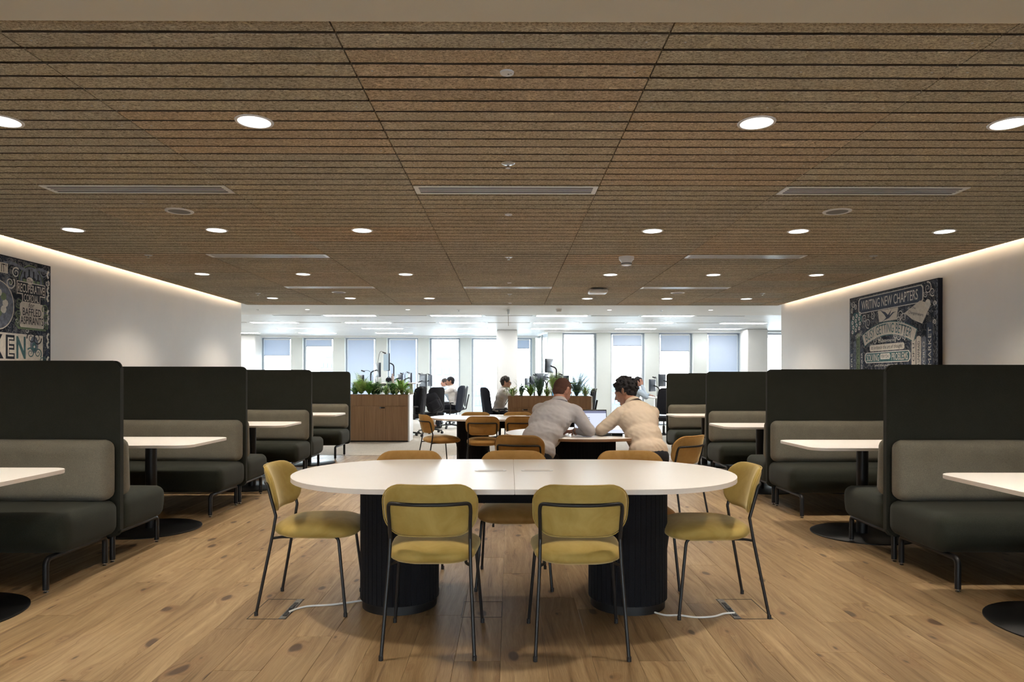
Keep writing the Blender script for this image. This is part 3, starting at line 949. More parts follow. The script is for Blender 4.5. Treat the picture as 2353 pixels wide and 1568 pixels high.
# ------------------------------------------------------------------ velvet chairs
def back_y(x, z):
    """centre line of the curved backrest: bulges backwards in the middle"""
    s = (z - 0.55) / 0.25
    return -0.180 - 0.065 * s + 0.078 * (abs(x) / 0.223) ** 2.2
def make_chair(mat):
    t = thing('velvet_chair', '', 'chair')
    # seat: wider at the front
    ol = densify(rr_outline(0.40, 0.475, 0.13, 7), 0.05)
    def seat_fn(a, b, h):
        sx2 = 1.0 + 0.30 * (b + 0.2375) / 0.475 * 0.55
        edge = (abs(a) / 0.22) ** 3 * 0.006 + (max(0, b) / 0.24) ** 3 * 0.010
        return Vector((a * sx2, b + 0.052, 0.449 + h - edge + (0.006 if h > 0 else 0) * (1 - (b / 0.24) ** 2)))
    obj('seat', pad(ol, 0.108, seat_fn, p=3.2), mat, t)
    ol = densify(rr_outline(0.447, 0.25, 0.098, 7), 0.04)
    def back_fn(a, b, h):
        z = 0.675 + b
        wdn = 1.0 - 0.05 * (0.125 - b) / 0.25
        x = a * wdn
        slope = 0.078 * 2.2 * (abs(x) / 0.223) ** 1.2 / 0.223 * (1 if x > 0 else -1)
        nrm = Vector((-slope, 1, 0.1)).normalized()
        return Vector((x, back_y(x, z), z)) + nrm * h
    obj('backrest', pad(ol, 0.037, back_fn, p=6.0), mat, t)
    # piping line around the backrest, front and back
    bm = bmesh.new()
    pts = [back_fn(a * 0.985, b * 0.985, -0.012) for a, b in ol]; pts.append(pts[0]); tube_into(bm, pts, 0.0028, 5, False)
    obj('piping', bm, mat, t)
    rt = 0.0085
    for s in (-1, 1):
        obj('leg', tube(fillet([(s * 0.213, -0.245, 0.0), (s * 0.190, -0.166, 0.415), (s * 0.187, -0.146, 0.535)], 0.03, 4), rt, 10), M['dark_frame'], t)
        obj('leg', tube(fillet([(s * 0.230, 0.245, 0.0), (s * 0.196, 0.196, 0.425), (s * 0.165, 0.06, 0.416)], 0.035, 5), rt, 10), M['dark_frame'], t)
        obj('seat_rail', tube(fillet([(s * 0.190, -0.166, 0.412), (s * 0.165, -0.13, 0.414), (s * 0.165, 0.07, 0.416)], 0.02, 3), rt * 0.85, 8), M['dark_frame'], t)
    # arch behind the backrest
    def bp(x, z): return Vector((x, back_y(x, z) - 0.026, z))
    half = [Vector((-0.187, -0.146, 0.533)), bp(-0.1895, 0.635), bp(-0.192, 0.672), bp(-0.188, 0.707), bp(-0.148, 0.707)]
    half = fillet(half, 0.034, 6)
    mid_ = [bp(x, 0.707) for x in (-0.12, -0.09, -0.06, -0.03, 0.0, 0.03, 0.06, 0.09, 0.12)]
    path = half + mid_ + [Vector((-p.x, p.y, p.z)) for p in half][::-1]
    obj('back_frame', tube(path, rt, 10), M['dark_frame'], t)
    for sx_, sy_ in ((-0.213, -0.245), (0.213, -0.245), (-0.23, 0.245), (0.23, 0.245)):
        obj('floor_glide', lathe([(0.0105, 0.0), (0.0105, 0.022)], 10, sx_, sy_ - (0.002 if sy_ > 0 else -0.002)), M['black_plastic'], t)
    return t
chA = make_chair(M['mustard'])
chB = make_chair(M['amber'])
usedc = {'A': False, 'B': False}
def place_chair(kind, x, y, deg, label, group):
    """deg: direction the sitter faces, 0 = away from the camera (+Y), positive turns left"""
    src = chA if kind == 'A' else chB
    if not usedc[kind]:
        src.location = (x, y, 0); src.rotation_euler = (0, 0, R(deg)); src['label'] = label; src['group'] = group; usedc[kind] = True
        return src
    return dup(src, (x, y, 0), R(deg), label, group)
g1 = 'velvet chairs around the front table'
place_chair('A', -0.371, 3.35, 0, 'mustard velvet chair with its back to the camera, left of two at the front table', g1)
place_chair('A', 0.331, 3.34, 0, 'mustard velvet chair with its back to the camera, right of two at the front table', g1)
place_chair('A', -1.126, 3.91, -90, 'mustard velvet chair at the left end of the front table', g1)
place_chair('A', 1.147, 3.86, 90, 'mustard velvet chair at the right end of the front table', g1)
place_chair('B', -0.663, 4.36, 180, 'amber velvet chair behind the front table, leftmost of three', g1)
place_chair('B', 0.028, 4.36, 180, 'amber velvet chair behind the front table, middle of three', g1)
place_chair('B', 0.80, 4.37, 180, 'amber velvet chair behind the front table, rightmost of three', g1)
g2 = 'velvet chairs at the round table'
place_chair('B', 0.125, 6.10, -14, 'amber velvet chair carrying the man in the grey shirt', g2)
place_chair('B', 1.44, 6.03, 42, 'amber velvet chair carrying the man in the cream shirt', g2)
g3 = 'velvet chairs around the far table'
place_chair('B', -0.99, 9.42, -62, 'amber velvet chair at the left end of the far table', g3)
place_chair('B', -0.353, 9.08, 0, 'amber velvet chair at the near side of the far table, beside its black pedestal', g3)
place_chair('B', 0.163, 9.08, 0, 'amber velvet chair at the far table, half hidden by the man in grey', g3)
place_chair('B', -0.495, 9.78, 180, 'amber velvet chair behind the far table, left one', g3)
place_chair('B', 0.12, 9.78, 180, 'amber velvet chair behind the far table, right one', g3)

# ------------------------------------------------------------------ tables
def fluted_poly(r, n, cx, cy, depth=0.004):
    pts = []
    for k in range(n):
        a0 = 2 * PI * k / n; da = 2 * PI / n
        for f, rr in ((0.04, r - depth), (0.10, r), (0.90, r), (0.96, r - depth)):
            a = a0 + da * f
            pts.append((cx + rr * math.cos(a), cy + rr * math.sin(a)))
    return pts
def pedestal(t, cx, r, cy=0.0, n=44, top=0.722, name='pedestal'):
    p = obj(name, prism(fluted_poly(r, n, cx, cy), 0.05, top), M['felt_black'], t, smooth=False)
    obj('plinth', lathe([(r - 0.012, 0.0), (r - 0.012, 0.05)], 40, cx, cy), M['plinth_black'], p)
def half_stadium(c, r, s, n=26):
    """one half of a racetrack top: s=-1 left half, s=+1 right half"""
    pts = [(s * 0.0006, -r)]
    for k in range(n + 1):
        a = -PI / 2 + PI * k / n
        pts.append((s * (c + r * math.cos(a)), r * math.sin(a)))
    pts.append((s * 0.0006, r))
    return pts if s > 0 else pts[::-1]
def top_with_edge(t, name, poly, z0, z1):
    bm = prism(poly, z0, z1)
    rim = [e for e in bm.edges if abs(e.verts[0].co.z - e.verts[1].co.z) < 1e-6]
    bmesh.ops.bevel(bm, geom=rim, offset=0.0015, segments=2, affect='EDGES')
    for f in bm.faces:
        if abs(f.normal.z) < 0.5: f.material_index = 1
    bm.normal_update()
    for f in bm.faces: f.material_index = 0 if abs(f.normal.z) > 0.5 else 1
    return obj(name, bm, [M['white_lam'], M['white_edge']], t, sharp=30)
def racetrack_table(label, x, y, tray=True):
    t = thing('oval_table', label, 'table', (x, y, 0), 0)
    c, r = 0.625, 0.62
    for s in (-1, 1): top_with_edge(t, 'tabletop', half_stadium(c, r, s), 0.725, 0.75)
    for s in (-1, 1): pedestal(t, s * 0.65, 0.222)
    obj('cable_tray', box(-0.44, 0.44, -0.16, 0.16, 0.60, 0.722, 0.006), M['felt_black'], t)
    for s in (-1, 1):
        ol = rr_outline(0.185, 0.058, 0.028, 6)
        g = obj('cable_flap', prism([(s * 0.135 + a, 0.06 + b) for a, b in ol], 0.75, 0.7525), M['white_plastic'], t)
        ol = rr_outline(0.150, 0.024, 0.011, 6)
        obj('cable_slot', prism([(s * 0.135 + a, 0.06 + b) for a, b in ol], 0.7524, 0.7532), M['white_edge'], g)
    return t
racetrack_table('long white oval table on two black fluted drums in the foreground', 0.025, 3.90)
racetrack_table('white oval table with black drum legs at the far end of the room', 0.13, 9.60)
t = thing('round_table', 'white round table on a black drum where the two men sit', 'table', (0.715, 6.80, 0))
M['brown_edge'] = plain('table_edge_reflection', (0.30, 0.165, 0.09), 0.45)  # brown reflection painted into the colour of the table's edge and underside
bm = lathe([(0.742, 0.722), (0.75, 0.726), (0.75, 0.748), (0.748, 0.75)], 72)
bm.normal_update()
for f in bm.faces: f.material_index = 0 if f.normal.z > 0.5 else 1
obj('tabletop', bm, [M['white_lam'], M['brown_edge']], t, sharp=30)
pedestal(t, 0, 0.34, 0, 60)

# cables and floor boxes
def floor_box(x, y, side, label):
    t = thing('floor_box', label, 'floor box', (x, y, 0))
    W2, D2 = 0.105, 0.165
    bm = bmesh.new()
    for a, b_, c_, d_ in ((-W2, W2, -D2, -D2 + 0.004), (-W2, W2, D2 - 0.004, D2), (-W2, -W2 + 0.004, -D2, D2), (W2 - 0.004, W2, -D2, D2)): bx(bm, a, b_, c_, d_, 0.0, 0.0015)
    obj('lid_rim', bm, M['plinth_black'], t, smooth=False)
    s = side
    obj('cable_hatch', box(s * (W2 - 0.006), s * (W2 - 0.042), -D2 + 0.006, D2 - 0.006, 0.0, 0.0022), M['chrome'], t, smooth=False)
    obj('brush_strip', box(s * (W2 - 0.012), s * (W2 - 0.034), -D2 + 0.05, D2 - 0.07, 0.0015, 0.0045), M['plinth_black'], t, smooth=False)
    obj('socket', box(s * (W2 - 0.014), s * (W2 - 0.032), -0.02, 0.035, 0.004, 0.010, 0.001), M['black_plastic'], t, smooth=False)
    return t
floor_box(-1.295, 3.805, 1, 'flush floor box with open cable hatch, by the left chair')
floor_box(1.305, 3.805, -1, 'flush floor box with open cable hatch, by the right chair')
t = thing('floor_hatch', 'thin-edged closed hatch flush in the oak floor below the front table', 'floor box', (-0.15, 3.80, 0))
bm = bmesh.new()
for a, b_, c_, d_ in ((-0.11, 0.11, -0.13, -0.1275), (-0.11, 0.11, 0.1275, 0.13), (-0.11, -0.1075, -0.13, 0.13), (0.1075, 0.11, -0.13, 0.13)): bx(bm, a, b_, c_, d_, 0.0, 0.001)
obj('hatch_rim', bm, M['plinth_black'], t, smooth=False)
def fl(px, py):
    d = CAM_M @ Vector(((px - 1176.5) / FPX, (872.0 - py) / FPX, -1.0)); k = -EYE / d.z
    return Vector((d.x * k, d.y * k, 0))
def smooth_path(pts, n=6):
    out = []
    for i in range(len(pts) - 1):
        p0 = pts[max(0, i - 1)]; p1 = pts[i]; p2 = pts[i + 1]; p3 = pts[min(len(pts) - 1, i + 2)]
        for k in range(n):
            s = k / n
            out.append(0.5 * ((2 * p1) + (p2 - p0) * s + (2 * p0 - 5 * p1 + 4 * p2 - p3) * s * s + (3 * p1 - p0 - 3 * p2 + p3) * s ** 3))
    out.append(pts[-1]); return out
for pts, lab in (([(665, 1409), (683, 1402), (710, 1396), (760, 1393), (800, 1388), (832, 1383)], 'white power cable running from the left floor box to the table drum'),
                 ([(1502, 1410), (1530, 1417), (1560, 1417), (1600, 1422), (1640, 1420), (1665, 1413), (1688, 1412)], 'white power cable running from the right floor box to the table drum')):
    P3 = [fl(*p) + Vector((0, 0, 0.0065)) for p in pts]
    o = obj('power_cable', tube(smooth_path(P3), 0.0052, 8), M['cable']); tag(o, lab, 'cable', 'power cables on the floor')

# ------------------------------------------------------------------ booths
def leg_frame(t, x, y0, y1):
    """rounded U of square-ish tube under the seat: y0 near foot, y1 far foot"""
    r = 0.018
    s = 1 if y1 > y0 else -1
    path = fillet([(x, y0, 0.018), (x, y0, 0.200), (x, y1, 0.200), (x, y1, 0.018)], 0.04, 5)
    f = obj('leg_frame', tube(path, r, 10), M['black_metal'], t)
    for y in (y0, y1):
        obj('foot', lathe([(0.012, 0.0), (0.015, 0.004), (0.008, 0.010), (0.008, 0.02)], 12, x, y), M['chrome'], f)
def make_booth(side, xe, xw, hz, double=True):
    """side -1 left, +1 right. xe = aisle end, xw = wall end; local origin at the panel's foot line, y=0"""
    t = thing('booth_bench', '', 'booth bench')
    w_ = abs(xw - xe); cx = (xe + xw) / 2
    # panel: rounded outline in x,z extruded in y
    ol = rr_outline(w_, hz - 0.19, 0.05, 6)
    bm = bmesh.new()
    bm2 = prism(ol, -0.02, 0.02)
    edges = [e for e in bm2.edges if abs(e.verts[0].co.z - e.verts[1].co.z) < 1e-6]
    bmesh.ops.bevel(bm2, geom=edges, offset=0.012, segments=3, affect='EDGES')
    xform(bm2, Matrix.Translation((cx, 0, (hz + 0.19) / 2)) @ Matrix.Rotation(PI / 2, 4, 'X'))
    obj('screen_panel', bm2, M['panel_fab'], t)
    bm = bmesh.new()
    for s in ((-1, 1) if double else (-1,)):
        # seat cushion
        sd = 0.60
        bm2 = soft_box(w_ - 0.004, sd, 0.235, 0.06, 0.008, 12)
        for v in bm2.verts:   # front face leans inwards towards the floor
            if v.co.z < 0: v.co.y -= 0.03 * (v.co.y / (sd / 2)) * (-v.co.z / 0.12) if v.co.y > 0 else 0
        xform(bm2, Matrix.Translation((cx, s * (0.022 + sd / 2), 0.335)) @ (Matrix.Identity(4) if s > 0 else Matrix.Rotation(PI, 4, 'Z')))
        obj('seat_cushion', bm2, M['seat_fab'], t)
        bm2 = soft_box(w_ - 0.03, 0.15, 0.405, 0.055, 0.006, 10)
        for v in bm2.verts:
            k = (v.co.z + 0.2) / 0.4
            if v.co.y > 0: v.co.y -= 0.028 * k
        xform(bm2, Matrix.Translation((cx, s * (0.022 + 0.075), 0.660)) @ (Matrix.Identity(4) if s > 0 else Matrix.Rotation(PI, 4, 'Z')))
        obj('back_cushion', bm2, M['cushion_fab'], t)
        for x in (xe - side * -0.0 + side * 0.09 if False else xe + (0.09 if xe > xw else -0.09) * -1, xw + (0.12 if xw < xe else -0.12)):
            leg_frame(t, x, s * 0.64, s * 0.045)
    return t
def booth_table(side, x_aisle, x_wall, W, label, y, z=0.75, px=(0.55, 1.35)):
    t = thing('booth_table', label, 'table', (x_aisle, y, 0), 0, 'booth tables along the walls')
    L_ = abs(x_wall - x_aisle); s = -side * -1
    cx = side * L_ / 2
    ol = [(a + cx, b) for a, b in rr_outline(L_, W, 0.11, 7)]
    top_with_edge(t, 'tabletop', ol, z - 0.022, z)
    for k in px:
        c = obj('column', lathe([(0.045, 0.012), (0.045, z - 0.03)], 24, side * k, 0), M['black_metal'], t)
        obj('top_plate', lathe([(0.12, z - 0.03), (0.12, z - 0.022)], 24, side * k, 0), M['black_metal'], c)
        obj('base_disc', lathe([(0.40, 0.0), (0.40, 0.006), (0.392, 0.010), (0.05, 0.012)], 64, side * k, 0), M['disc_black'], t)
    return t
nearfar = ['nearest the camera', 'second from the camera', 'third from the camera', 'farthest from the camera']
PLY = [4.73, 6.97, 9.26, 11.50]
PRY = [4.75, 6.945, 9.08, 11.38]
XLE, XRE = -2.68, 2.616
for side, ys, xe, xw, hz, nm in ((-1, PLY, XLE, -4.46, 1.405, 'left'), (1, PRY, XRE, 4.55, 1.385, 'right')):
    proto = make_booth(side, xe, xw, hz)
    for i, y in enumerate(ys):
        lab = 'dark green high-backed booth bench along the %s wall, %s' % (nm, nearfar[i])
        g = 'high-backed booth benches'
        if i == 0: proto.location = (0, y, 0); proto['label'] = lab; proto['group'] = g
        elif i < 3: dup(proto, (0, y, 0), 0, lab, g)
        else:
            o = make_booth(side, xe, xw, hz, False); o.location = (0, y, 0); o['label'] = lab; o['group'] = g
for side, xe, xw, hz, nm in ((-1, XLE, -4.46, 1.405, 'left'), (1, XRE, 4.55, 1.385, 'right')):
    o = make_booth(side, xe, xw, hz); o.location = (0, 2.47, 0); o['label'] = 'dark green high-backed booth bench just outside the frame at the %s' % nm; o['group'] = 'high-backed booth benches'
tl = 'white booth table on black disc bases along the %s wall, %s'
for i, (y, xa, W) in enumerate(((3.68, -2.60, 0.80), (5.84, -2.55, 0.82), (8.13, -2.57, 0.80), (10.40, -2.57, 0.80))):
    booth_table(-1, xa, -4.42, W, tl % ('left', nearfar[i]), y, px=(abs(-3.06 - xa), 1.35))
for i, (y, xa, W) in enumerate(((3.52, 2.43, 0.76), (5.66, 2.36, 0.74), (7.98, 2.42, 0.76), (10.25, 2.42, 0.76))):
    booth_table(1, xa, 4.50, W, tl % ('right', nearfar[i]), y, px=(abs(2.93 - xa), 1.45), z=0.748)

# ------------------------------------------------------------------ wall art
M['ink'] = plain('black_ink', (0.012, 0.013, 0.020), 0.6, spec=0.08)
M['chalk'] = plain('chalk_paint', (0.72, 0.69, 0.64), 0.7, var=0.15, scale=40, spec=0.08)
M['cream_ink'] = plain('cream_paint', (0.70, 0.64, 0.57), 0.7, var=0.12, scale=30, spec=0.08)
M['teal_ink'] = plain('teal_paint', (0.055, 0.125, 0.135), 0.6, var=0.3, scale=30, spec=0.08)
M['green_ink'] = plain('sage_green_paint', (0.16, 0.21, 0.12), 0.6, var=0.3, scale=30, spec=0.08)
M['slate_ink'] = plain('slate_blue_paint', (0.035, 0.045, 0.075), 0.6, var=0.4, scale=24, spec=0.08)
M['mid_ink'] = plain('grey_blue_paint', (0.15, 0.165, 0.21), 0.6, var=0.4, scale=24, spec=0.08)
def art_ground():
    m, t, b = new_mat('ink_drawing_ground')
    v = objvec(t, (1, 1, 1), rnd=False)
    n1 = noise_f(t, v, 7, 4, 0.6, 2.2)
    d = mth(t, 'ABSOLUTE', mth(t, 'SUBTRACT', n1, 0.5))
    l = ramp(t, d, [(0.0, 1.0), (0.018, 0.75), (0.035, 0.0)])
    n2 = noise_f(t, v, 3.2, 3, 0.6, 0.8)
    patch = ramp(t, n2, [(0.42, (0.012, 0.014, 0.022)), (0.55, (0.03, 0.038, 0.06)), (0.70, (0.055, 0.065, 0.095))])
    c = mixc(t, mth(t, 'MULTIPLY', l, 0.40), patch, (0.42, 0.41, 0.40))
    t.links.new(c, b.inputs['Base Color'])
    b.inputs['Roughness'].default_value = 0.8
    b.inputs['Specular IOR Level'].default_value = 0.08
    return m
M['art'] = art_ground()

class Art:
    """flat artwork hung on a wall; u runs along the wall to the viewer's right, z is height"""
    def __init__(s, name, label, origin, udir, normal, w_, z0, z1, depth, edge_mat):
        s.o = Vector(origin); s.u = Vector(udir); s.n = Vector(normal); s.k = 0
        s.root = thing(name, label, 'artwork', (0, 0, 0))
        bm = bmesh.new()
        s.quadbox(bm, 0, w_, z0, z1, -depth, 0)
        obj('canvas_frame', bm, edge_mat, s.root, smooth=False)
        bm = bmesh.new(); s.quadbox(bm, 0.012, w_ - 0.012, z0 + 0.012, z1 - 0.012, 0, 0.001)
        obj('painted_ground', bm, M['art'], s.root, smooth=False)
        s.groups = {}
    def p(s, u, z, h): return s.o + s.u * u + s.n * h + Vector((0, 0, z))
    def quadbox(s, bm, u0, u1, z0, z1, h0, h1):
        vs = [bm.verts.new(s.p(a, b, c)) for c in (h0, h1) for a, b in ((u0, z0), (u1, z0), (u1, z1), (u0, z1))]
        for f in ((0, 1, 2, 3), (4, 7, 6, 5), (0, 4, 5, 1), (1, 5, 6, 2), (2, 6, 7, 3), (3, 7, 4, 0)): bm.faces.new([vs[i] for i in f])
    def poly(s, name, pts, mat, lvl=1):
        key = (name, mat.name)
        if key not in s.groups: s.groups[key] = (bmesh.new(), mat)
        bm = s.groups[key][0]
        s.k += 1
        h = 0.001 + 0.0004 * lvl + (s.k % 37) * 0.000008
        vs = [bm.verts.new(s.p(a, b, h)) for a, b in pts]
        bm.faces.new(vs)
    def line(s, name, pts, wd, mat, lvl=2, taper=False):
        for i in range(len(pts) - 1):
            a = Vector(pts[i]); b = Vector(pts[i + 1]); d = b - a
            if d.length < 1e-6: continue
            nn = Vector((-d.y, d.x)).normalized() * wd / 2
            k0 = 1 - (i / len(pts)) * 0.8 if taper else 1; k1 = 1 - ((i + 1) / len(pts)) * 0.8 if taper else 1
            s.poly(name, [tuple(a + nn * k0), tuple(a - nn * k0), tuple(b - nn * k1), tuple(b + nn * k1)], mat, lvl)
    def rect(s, name, u0, u1, z0, z1, mat, lvl=1, chamfer=0.0):
        c = chamfer
        pts = [(u0 + c, z0), (u1 - c, z0), (u1, z0 + c), (u1, z1 - c), (u1 - c, z1), (u0 + c, z1), (u0, z1 - c), (u0, z0 + c)] if c else [(u0, z0), (u1, z0), (u1, z1), (u0, z1)]
        s.poly(name, pts, mat, lvl)
    def disc(s, name, u, z, r, mat, lvl=1, n=18, ry=None):
        s.poly(name, [(u + r * math.cos(2 * PI * k / n), z + (ry or r) * math.sin(2 * PI * k / n)) for k in range(n)], mat, lvl)
    def scroll(s, u, z, r, turns, a0, mat, wd=0.008, lvl=3, flip=1, name='scroll_ornament'):
        pts = []
        n = int(turns * 14)
        for k in range(n + 1):
            a = a0 + flip * 2 * PI * turns * k / n; rr = r * (1 - 0.9 * k / n)
            pts.append((u + rr * math.cos(a), z + rr * math.sin(a)))
        s.line(name, pts, wd, mat, lvl, True)
    def text(s, body, u0, u1, zc, ht, mat, lvl=5, arc=0.0, tilt=0.0, vertical=False, shear=0.0, name='lettering', bold=0.0):
        cu = bpy.data.curves.new('lettering', 'FONT')
        cu.body = body; cu.size = 1.0; cu.align_x = 'LEFT'; cu.offset = bold; cu.shear = shear; cu.resolution_u = 3
        to = bpy.data.objects.new('lettering', cu); C.objects.link(to)
        dg = bpy.context.evaluated_depsgraph_get()
        me = bpy.data.meshes.new_from_object(to.evaluated_get(dg))
        bpy.data.objects.remove(to); bpy.data.curves.remove(cu)
        xs_ = [v.co.x for v in me.vertices]; ys_ = [v.co.y for v in me.vertices]
        x0, x1, y0, y1 = min(xs_), max(xs_), min(ys_), max(ys_)
        h = 0.001 + 0.0004 * lvl
        for v in me.vertices:
            a = (v.co.x - x0) / (x1 - x0); b = (v.co.y - y0) / (y1 - y0) - 0.5
            if vertical:
                q = s.p(zc - b * ht, u0 + (u1 - u0) * a, h)
            else:
                ang = arc * (a - 0.5) * 2
                u = u0 + (u1 - u0) * a + b * ht * math.sin(ang) ; z = zc + b * ht * math.cos(ang) + tilt * (a - 0.5) - abs(arc) * 0.5 * (u1 - u0) * 0.5 * ((a - 0.5) * 2) ** 2
                q = s.p(u, z, h)
            v.co = q
        me.materials.append(mat)
        o = bpy.data.objects.new(name, me); C.objects.link(o); o.parent = s.root
    def done(s):
        for (name, mn), (bm, mat) in s.groups.items():
            o = obj(name, bm, mat, s.root, smooth=False)
            if name in ('scroll_ornament', 'paint_speck', 'border_stroke', 'ribbon_border', 'book_spine', 'ring', 'flower', 'bottle_drawing', 'bottle_label'): o['kind'] = 'stuff'

# right wall art (viewer looks towards +X; its right is -Y)
Y0 = 9.13
art = Art('framed_poster', 'dark framed chalk-style poster reading WRITING NEW CHAPTERS on the right wall', (XR - 0.045, Y0, 0), (0, -1, 0), (-1, 0, 0), 1.89, 0.95, 2.365, 0.045, M['ink'])
U = lambda D: Y0 - D
art.rect('banner', U(8.90), U(7.50), 2.135, 2.335, M['chalk'], 1, 0.03)
art.rect('banner_field', U(8.88), U(7.52), 2.145, 2.325, M['slate_ink'], 2, 0.028)
art.text('WRITING NEW CHAPTERS', U(8.82), U(7.60), 2.236, 0.118, M['chalk'], bold=0.006)
# arch banner
def arcband(a, name, uc, zc, r, half, t0, t1, mat, lvl, n=22):
    pts = []
    for k in range(n + 1):
        an = R(90) + half - 2 * half * k / n
        pts.append((uc + (r + t1) * math.cos(an), zc + (r + t1) * math.sin(an)))
    for k in range(n + 1):
        an = R(90) - half + 2 * half * k / n
        pts.append((uc + (r + t0) * math.cos(an), zc + (r + t0) * math.sin(an)))
    for k in range(n):
        a.poly(name, [pts[k], pts[k + 1], pts[2 * n - k], pts[2 * n + 1 - k]], mat, lvl)
arcband(art, 'arch_banner', U(8.21), 0.55, 1.35, R(25), -0.085, 0.085, M['teal_ink'], 1)
arcband(art, 'arch_field', U(8.21), 0.55, 1.35, R(24.4), -0.074, 0.074, M['cream_ink'], 2)
art.text('BUSY GETTING BETTER', U(8.72), U(7.72), 1.905, 0.115, M['teal_ink'], arc=0.38, bold=0.004)
art.text('YEARS', U(8.98), U(8.80), 1.86, 0.05, M['chalk'], tilt=0.05)
art.text('Endeavouring', U(8.42), U(8.02), 1.752, 0.055, M['chalk'], shear=0.2)
art.rect('label_strip', U(8.62), U(7.86), 1.635, 1.715, M['cream_ink'], 2, 0.02)
art.text('to enhance the art of thought', U(8.58), U(7.90), 1.672, 0.058, M['ink'], shear=0.2)
art.rect('plaque', U(8.74), U(7.74), 1.490, 1.622, M['chalk'], 2, 0.035)
art.rect('plaque_field', U(8.72), U(7.76), 1.500, 1.612, M['teal_ink'], 3, 0.03)
art.text('SOLVING', U(8.69), U(8.40), 1.556, 0.088, M['cream_ink'], bold=0.004)
art.text('PROBLEMS', U(8.12), U(7.79), 1.556, 0.088, M['cream_ink'], bold=0.004)
art.rect('ribbon', U(8.38), U(8.15), 1.53, 1.60, M['chalk'], 4, 0.02)
art.text('EVERYDAY', U(8.37), U(8.16), 1.565, 0.04, M['ink'], lvl=6)
art.text('and the pursuit of', U(8.5), U(8.0), 1.455, 0.04, M['chalk'], shear=0.2)
# arched window with a crane
art.poly('arched_panel', [(U(8.40), 1.99), (U(8.02), 1.99), (U(7.99), 2.13), (U(8.43), 2.13)], M['cream_ink'], 2)
art.poly('bird', [(U(8.37), 2.13), (U(8.28), 2.07), (U(8.24), 2.03), (U(8.30), 2.0), (U(8.34), 1.985), (U(8.27), 2.005), (U(8.18), 2.02), (U(8.08), 2.075), (U(8.02), 2.085), (U(8.10), 2.085), (U(8.17), 2.05), (U(8.12), 2.125), (U(8.20), 2.06), (U(8.26), 2.10)], M['slate_ink'], 5)
# scroll of paper, upper right
art.poly('paper_scroll', [(U(7.86), 2.05), (U(7.56), 2.16), (U(7.36), 2.10), (U(7.52), 1.90), (U(7.70), 1.96)], M['cream_ink'], 3)
art.disc('paper_roll', U(7.42), 2.11, 0.05, M['chalk'], 4)
art.text('The', U(7.73), U(7.64), 2.095, 0.03, M['ink'], lvl=6, tilt=-0.02)
art.text('Changemakers', U(7.78), U(7.50), 2.02, 0.045, M['ink'], lvl=6, tilt=-0.06, shear=0.2)
# teal patch with rings
art.poly('teal_patch', [(U(9.08), 1.93), (U(9.10), 2.05), (U(9.02), 2.16), (U(8.90), 2.16), (U(8.80), 2.10), (U(8.82), 2.0), (U(8.93), 1.95), (U(9.02), 1.87)], M['teal_ink'], 2)
for i in range(12):
    uu, zz = U(9.05) + 0.085 * (i % 3) + 0.02 * (i // 3 % 2), 1.91 + 0.062 * (i // 3) + 0.02 * (i % 3)
    art.disc('ring', uu, zz, 0.027, M['chalk'], 3, 14); art.disc('ring', uu, zz, 0.012, M['mid_ink'], 4, 10)
# books at both sides
for (da, db, zt, mt, txt, tm) in ((9.11, 9.03, 1.66, 'slate_ink', 'BAILERS', 'chalk'), (9.02, 8.96, 1.76, 'mid_ink', 'CURIOUSLY', 'ink'), (8.95, 8.86, 1.86, 'green_ink', 'NO JERK POLICY', 'ink'), (8.85, 8.77, 1.66, 'slate_ink', 'THE THINKER', 'chalk'),
                                 (7.72, 7.64, 1.72, 'cream_ink', 'BOOK OF U', 'ink'), (7.63, 7.54, 1.74, 'cream_ink', 'UNDIVIDED UNAFRAID', 'ink'), (7.53, 7.45, 1.73, 'mid_ink', 'THE WORLD', 'chalk'), (7.44, 7.33, 1.88, 'slate_ink', 'THE MARKET', 'chalk')):
    art.rect('book_spine', U(da), U(db), 0.97, zt, M[mt], 2)
    art.disc('book_spine', (U(da) + U(db)) / 2, zt, (da - db) / 2 - 0.001, M[mt], 1, 14, 0.03)
    art.text(txt, 1.20, zt - 0.03, (U(da) + U(db)) / 2, (da - db) * 0.5, M[tm], vertical=True)
rnd = random.Random(11)
for (uc, zc, r) in [(U(9.03), 2.28, .05), (U(9.06), 2.20, .035), (U(8.97), 2.23, .04), (U(7.42), 2.28, .07), (U(7.34), 2.23, .05), (U(7.46), 2.22, .04), (U(8.75), 2.06, .06), (U(8.66), 2.0, .07), (U(8.55), 2.08, .05),
                    (U(7.95), 2.04, .06), (U(7.88), 2.0, .07), (U(7.98), 1.98, .04), (U(8.6), 1.80, .045), (U(8.5), 1.77, .05), (U(7.98), 1.79, .05), (U(7.88), 1.78, .045), (U(8.4), 1.80, .04), (U(8.05), 1.81, .04), (U(7.30), 2.1, .03), (U(7.30), 1.9, .03)]:
    art.scroll(uc, zc, r, 1.6, rnd.uniform(0, 6), M['chalk'], 0.012, 3, rnd.choice((-1, 1)))
    art.scroll(uc + 0.01, zc - 0.01, r * 0.7, 1.2, rnd.uniform(0, 6), M['mid_ink'], 0.012, 2, 1)
for k in range(46):
    art.scroll(rnd.uniform(0.05, 1.85), rnd.choice((rnd.uniform(1.98, 2.12), rnd.uniform(1.40, 2.34))), rnd.uniform(0.015, 0.04), 1.3, rnd.uniform(0, 6), M[rnd.choice(('chalk', 'mid_ink', 'mid_ink'))], 0.008, 0.5, rnd.choice((-1, 1)))
for k in range(120):
    art.disc('paint_speck', rnd.uniform(0.03, 1.86), rnd.uniform(1.45, 2.345), rnd.uniform(0.002, 0.005), M['chalk'], 1, 6)
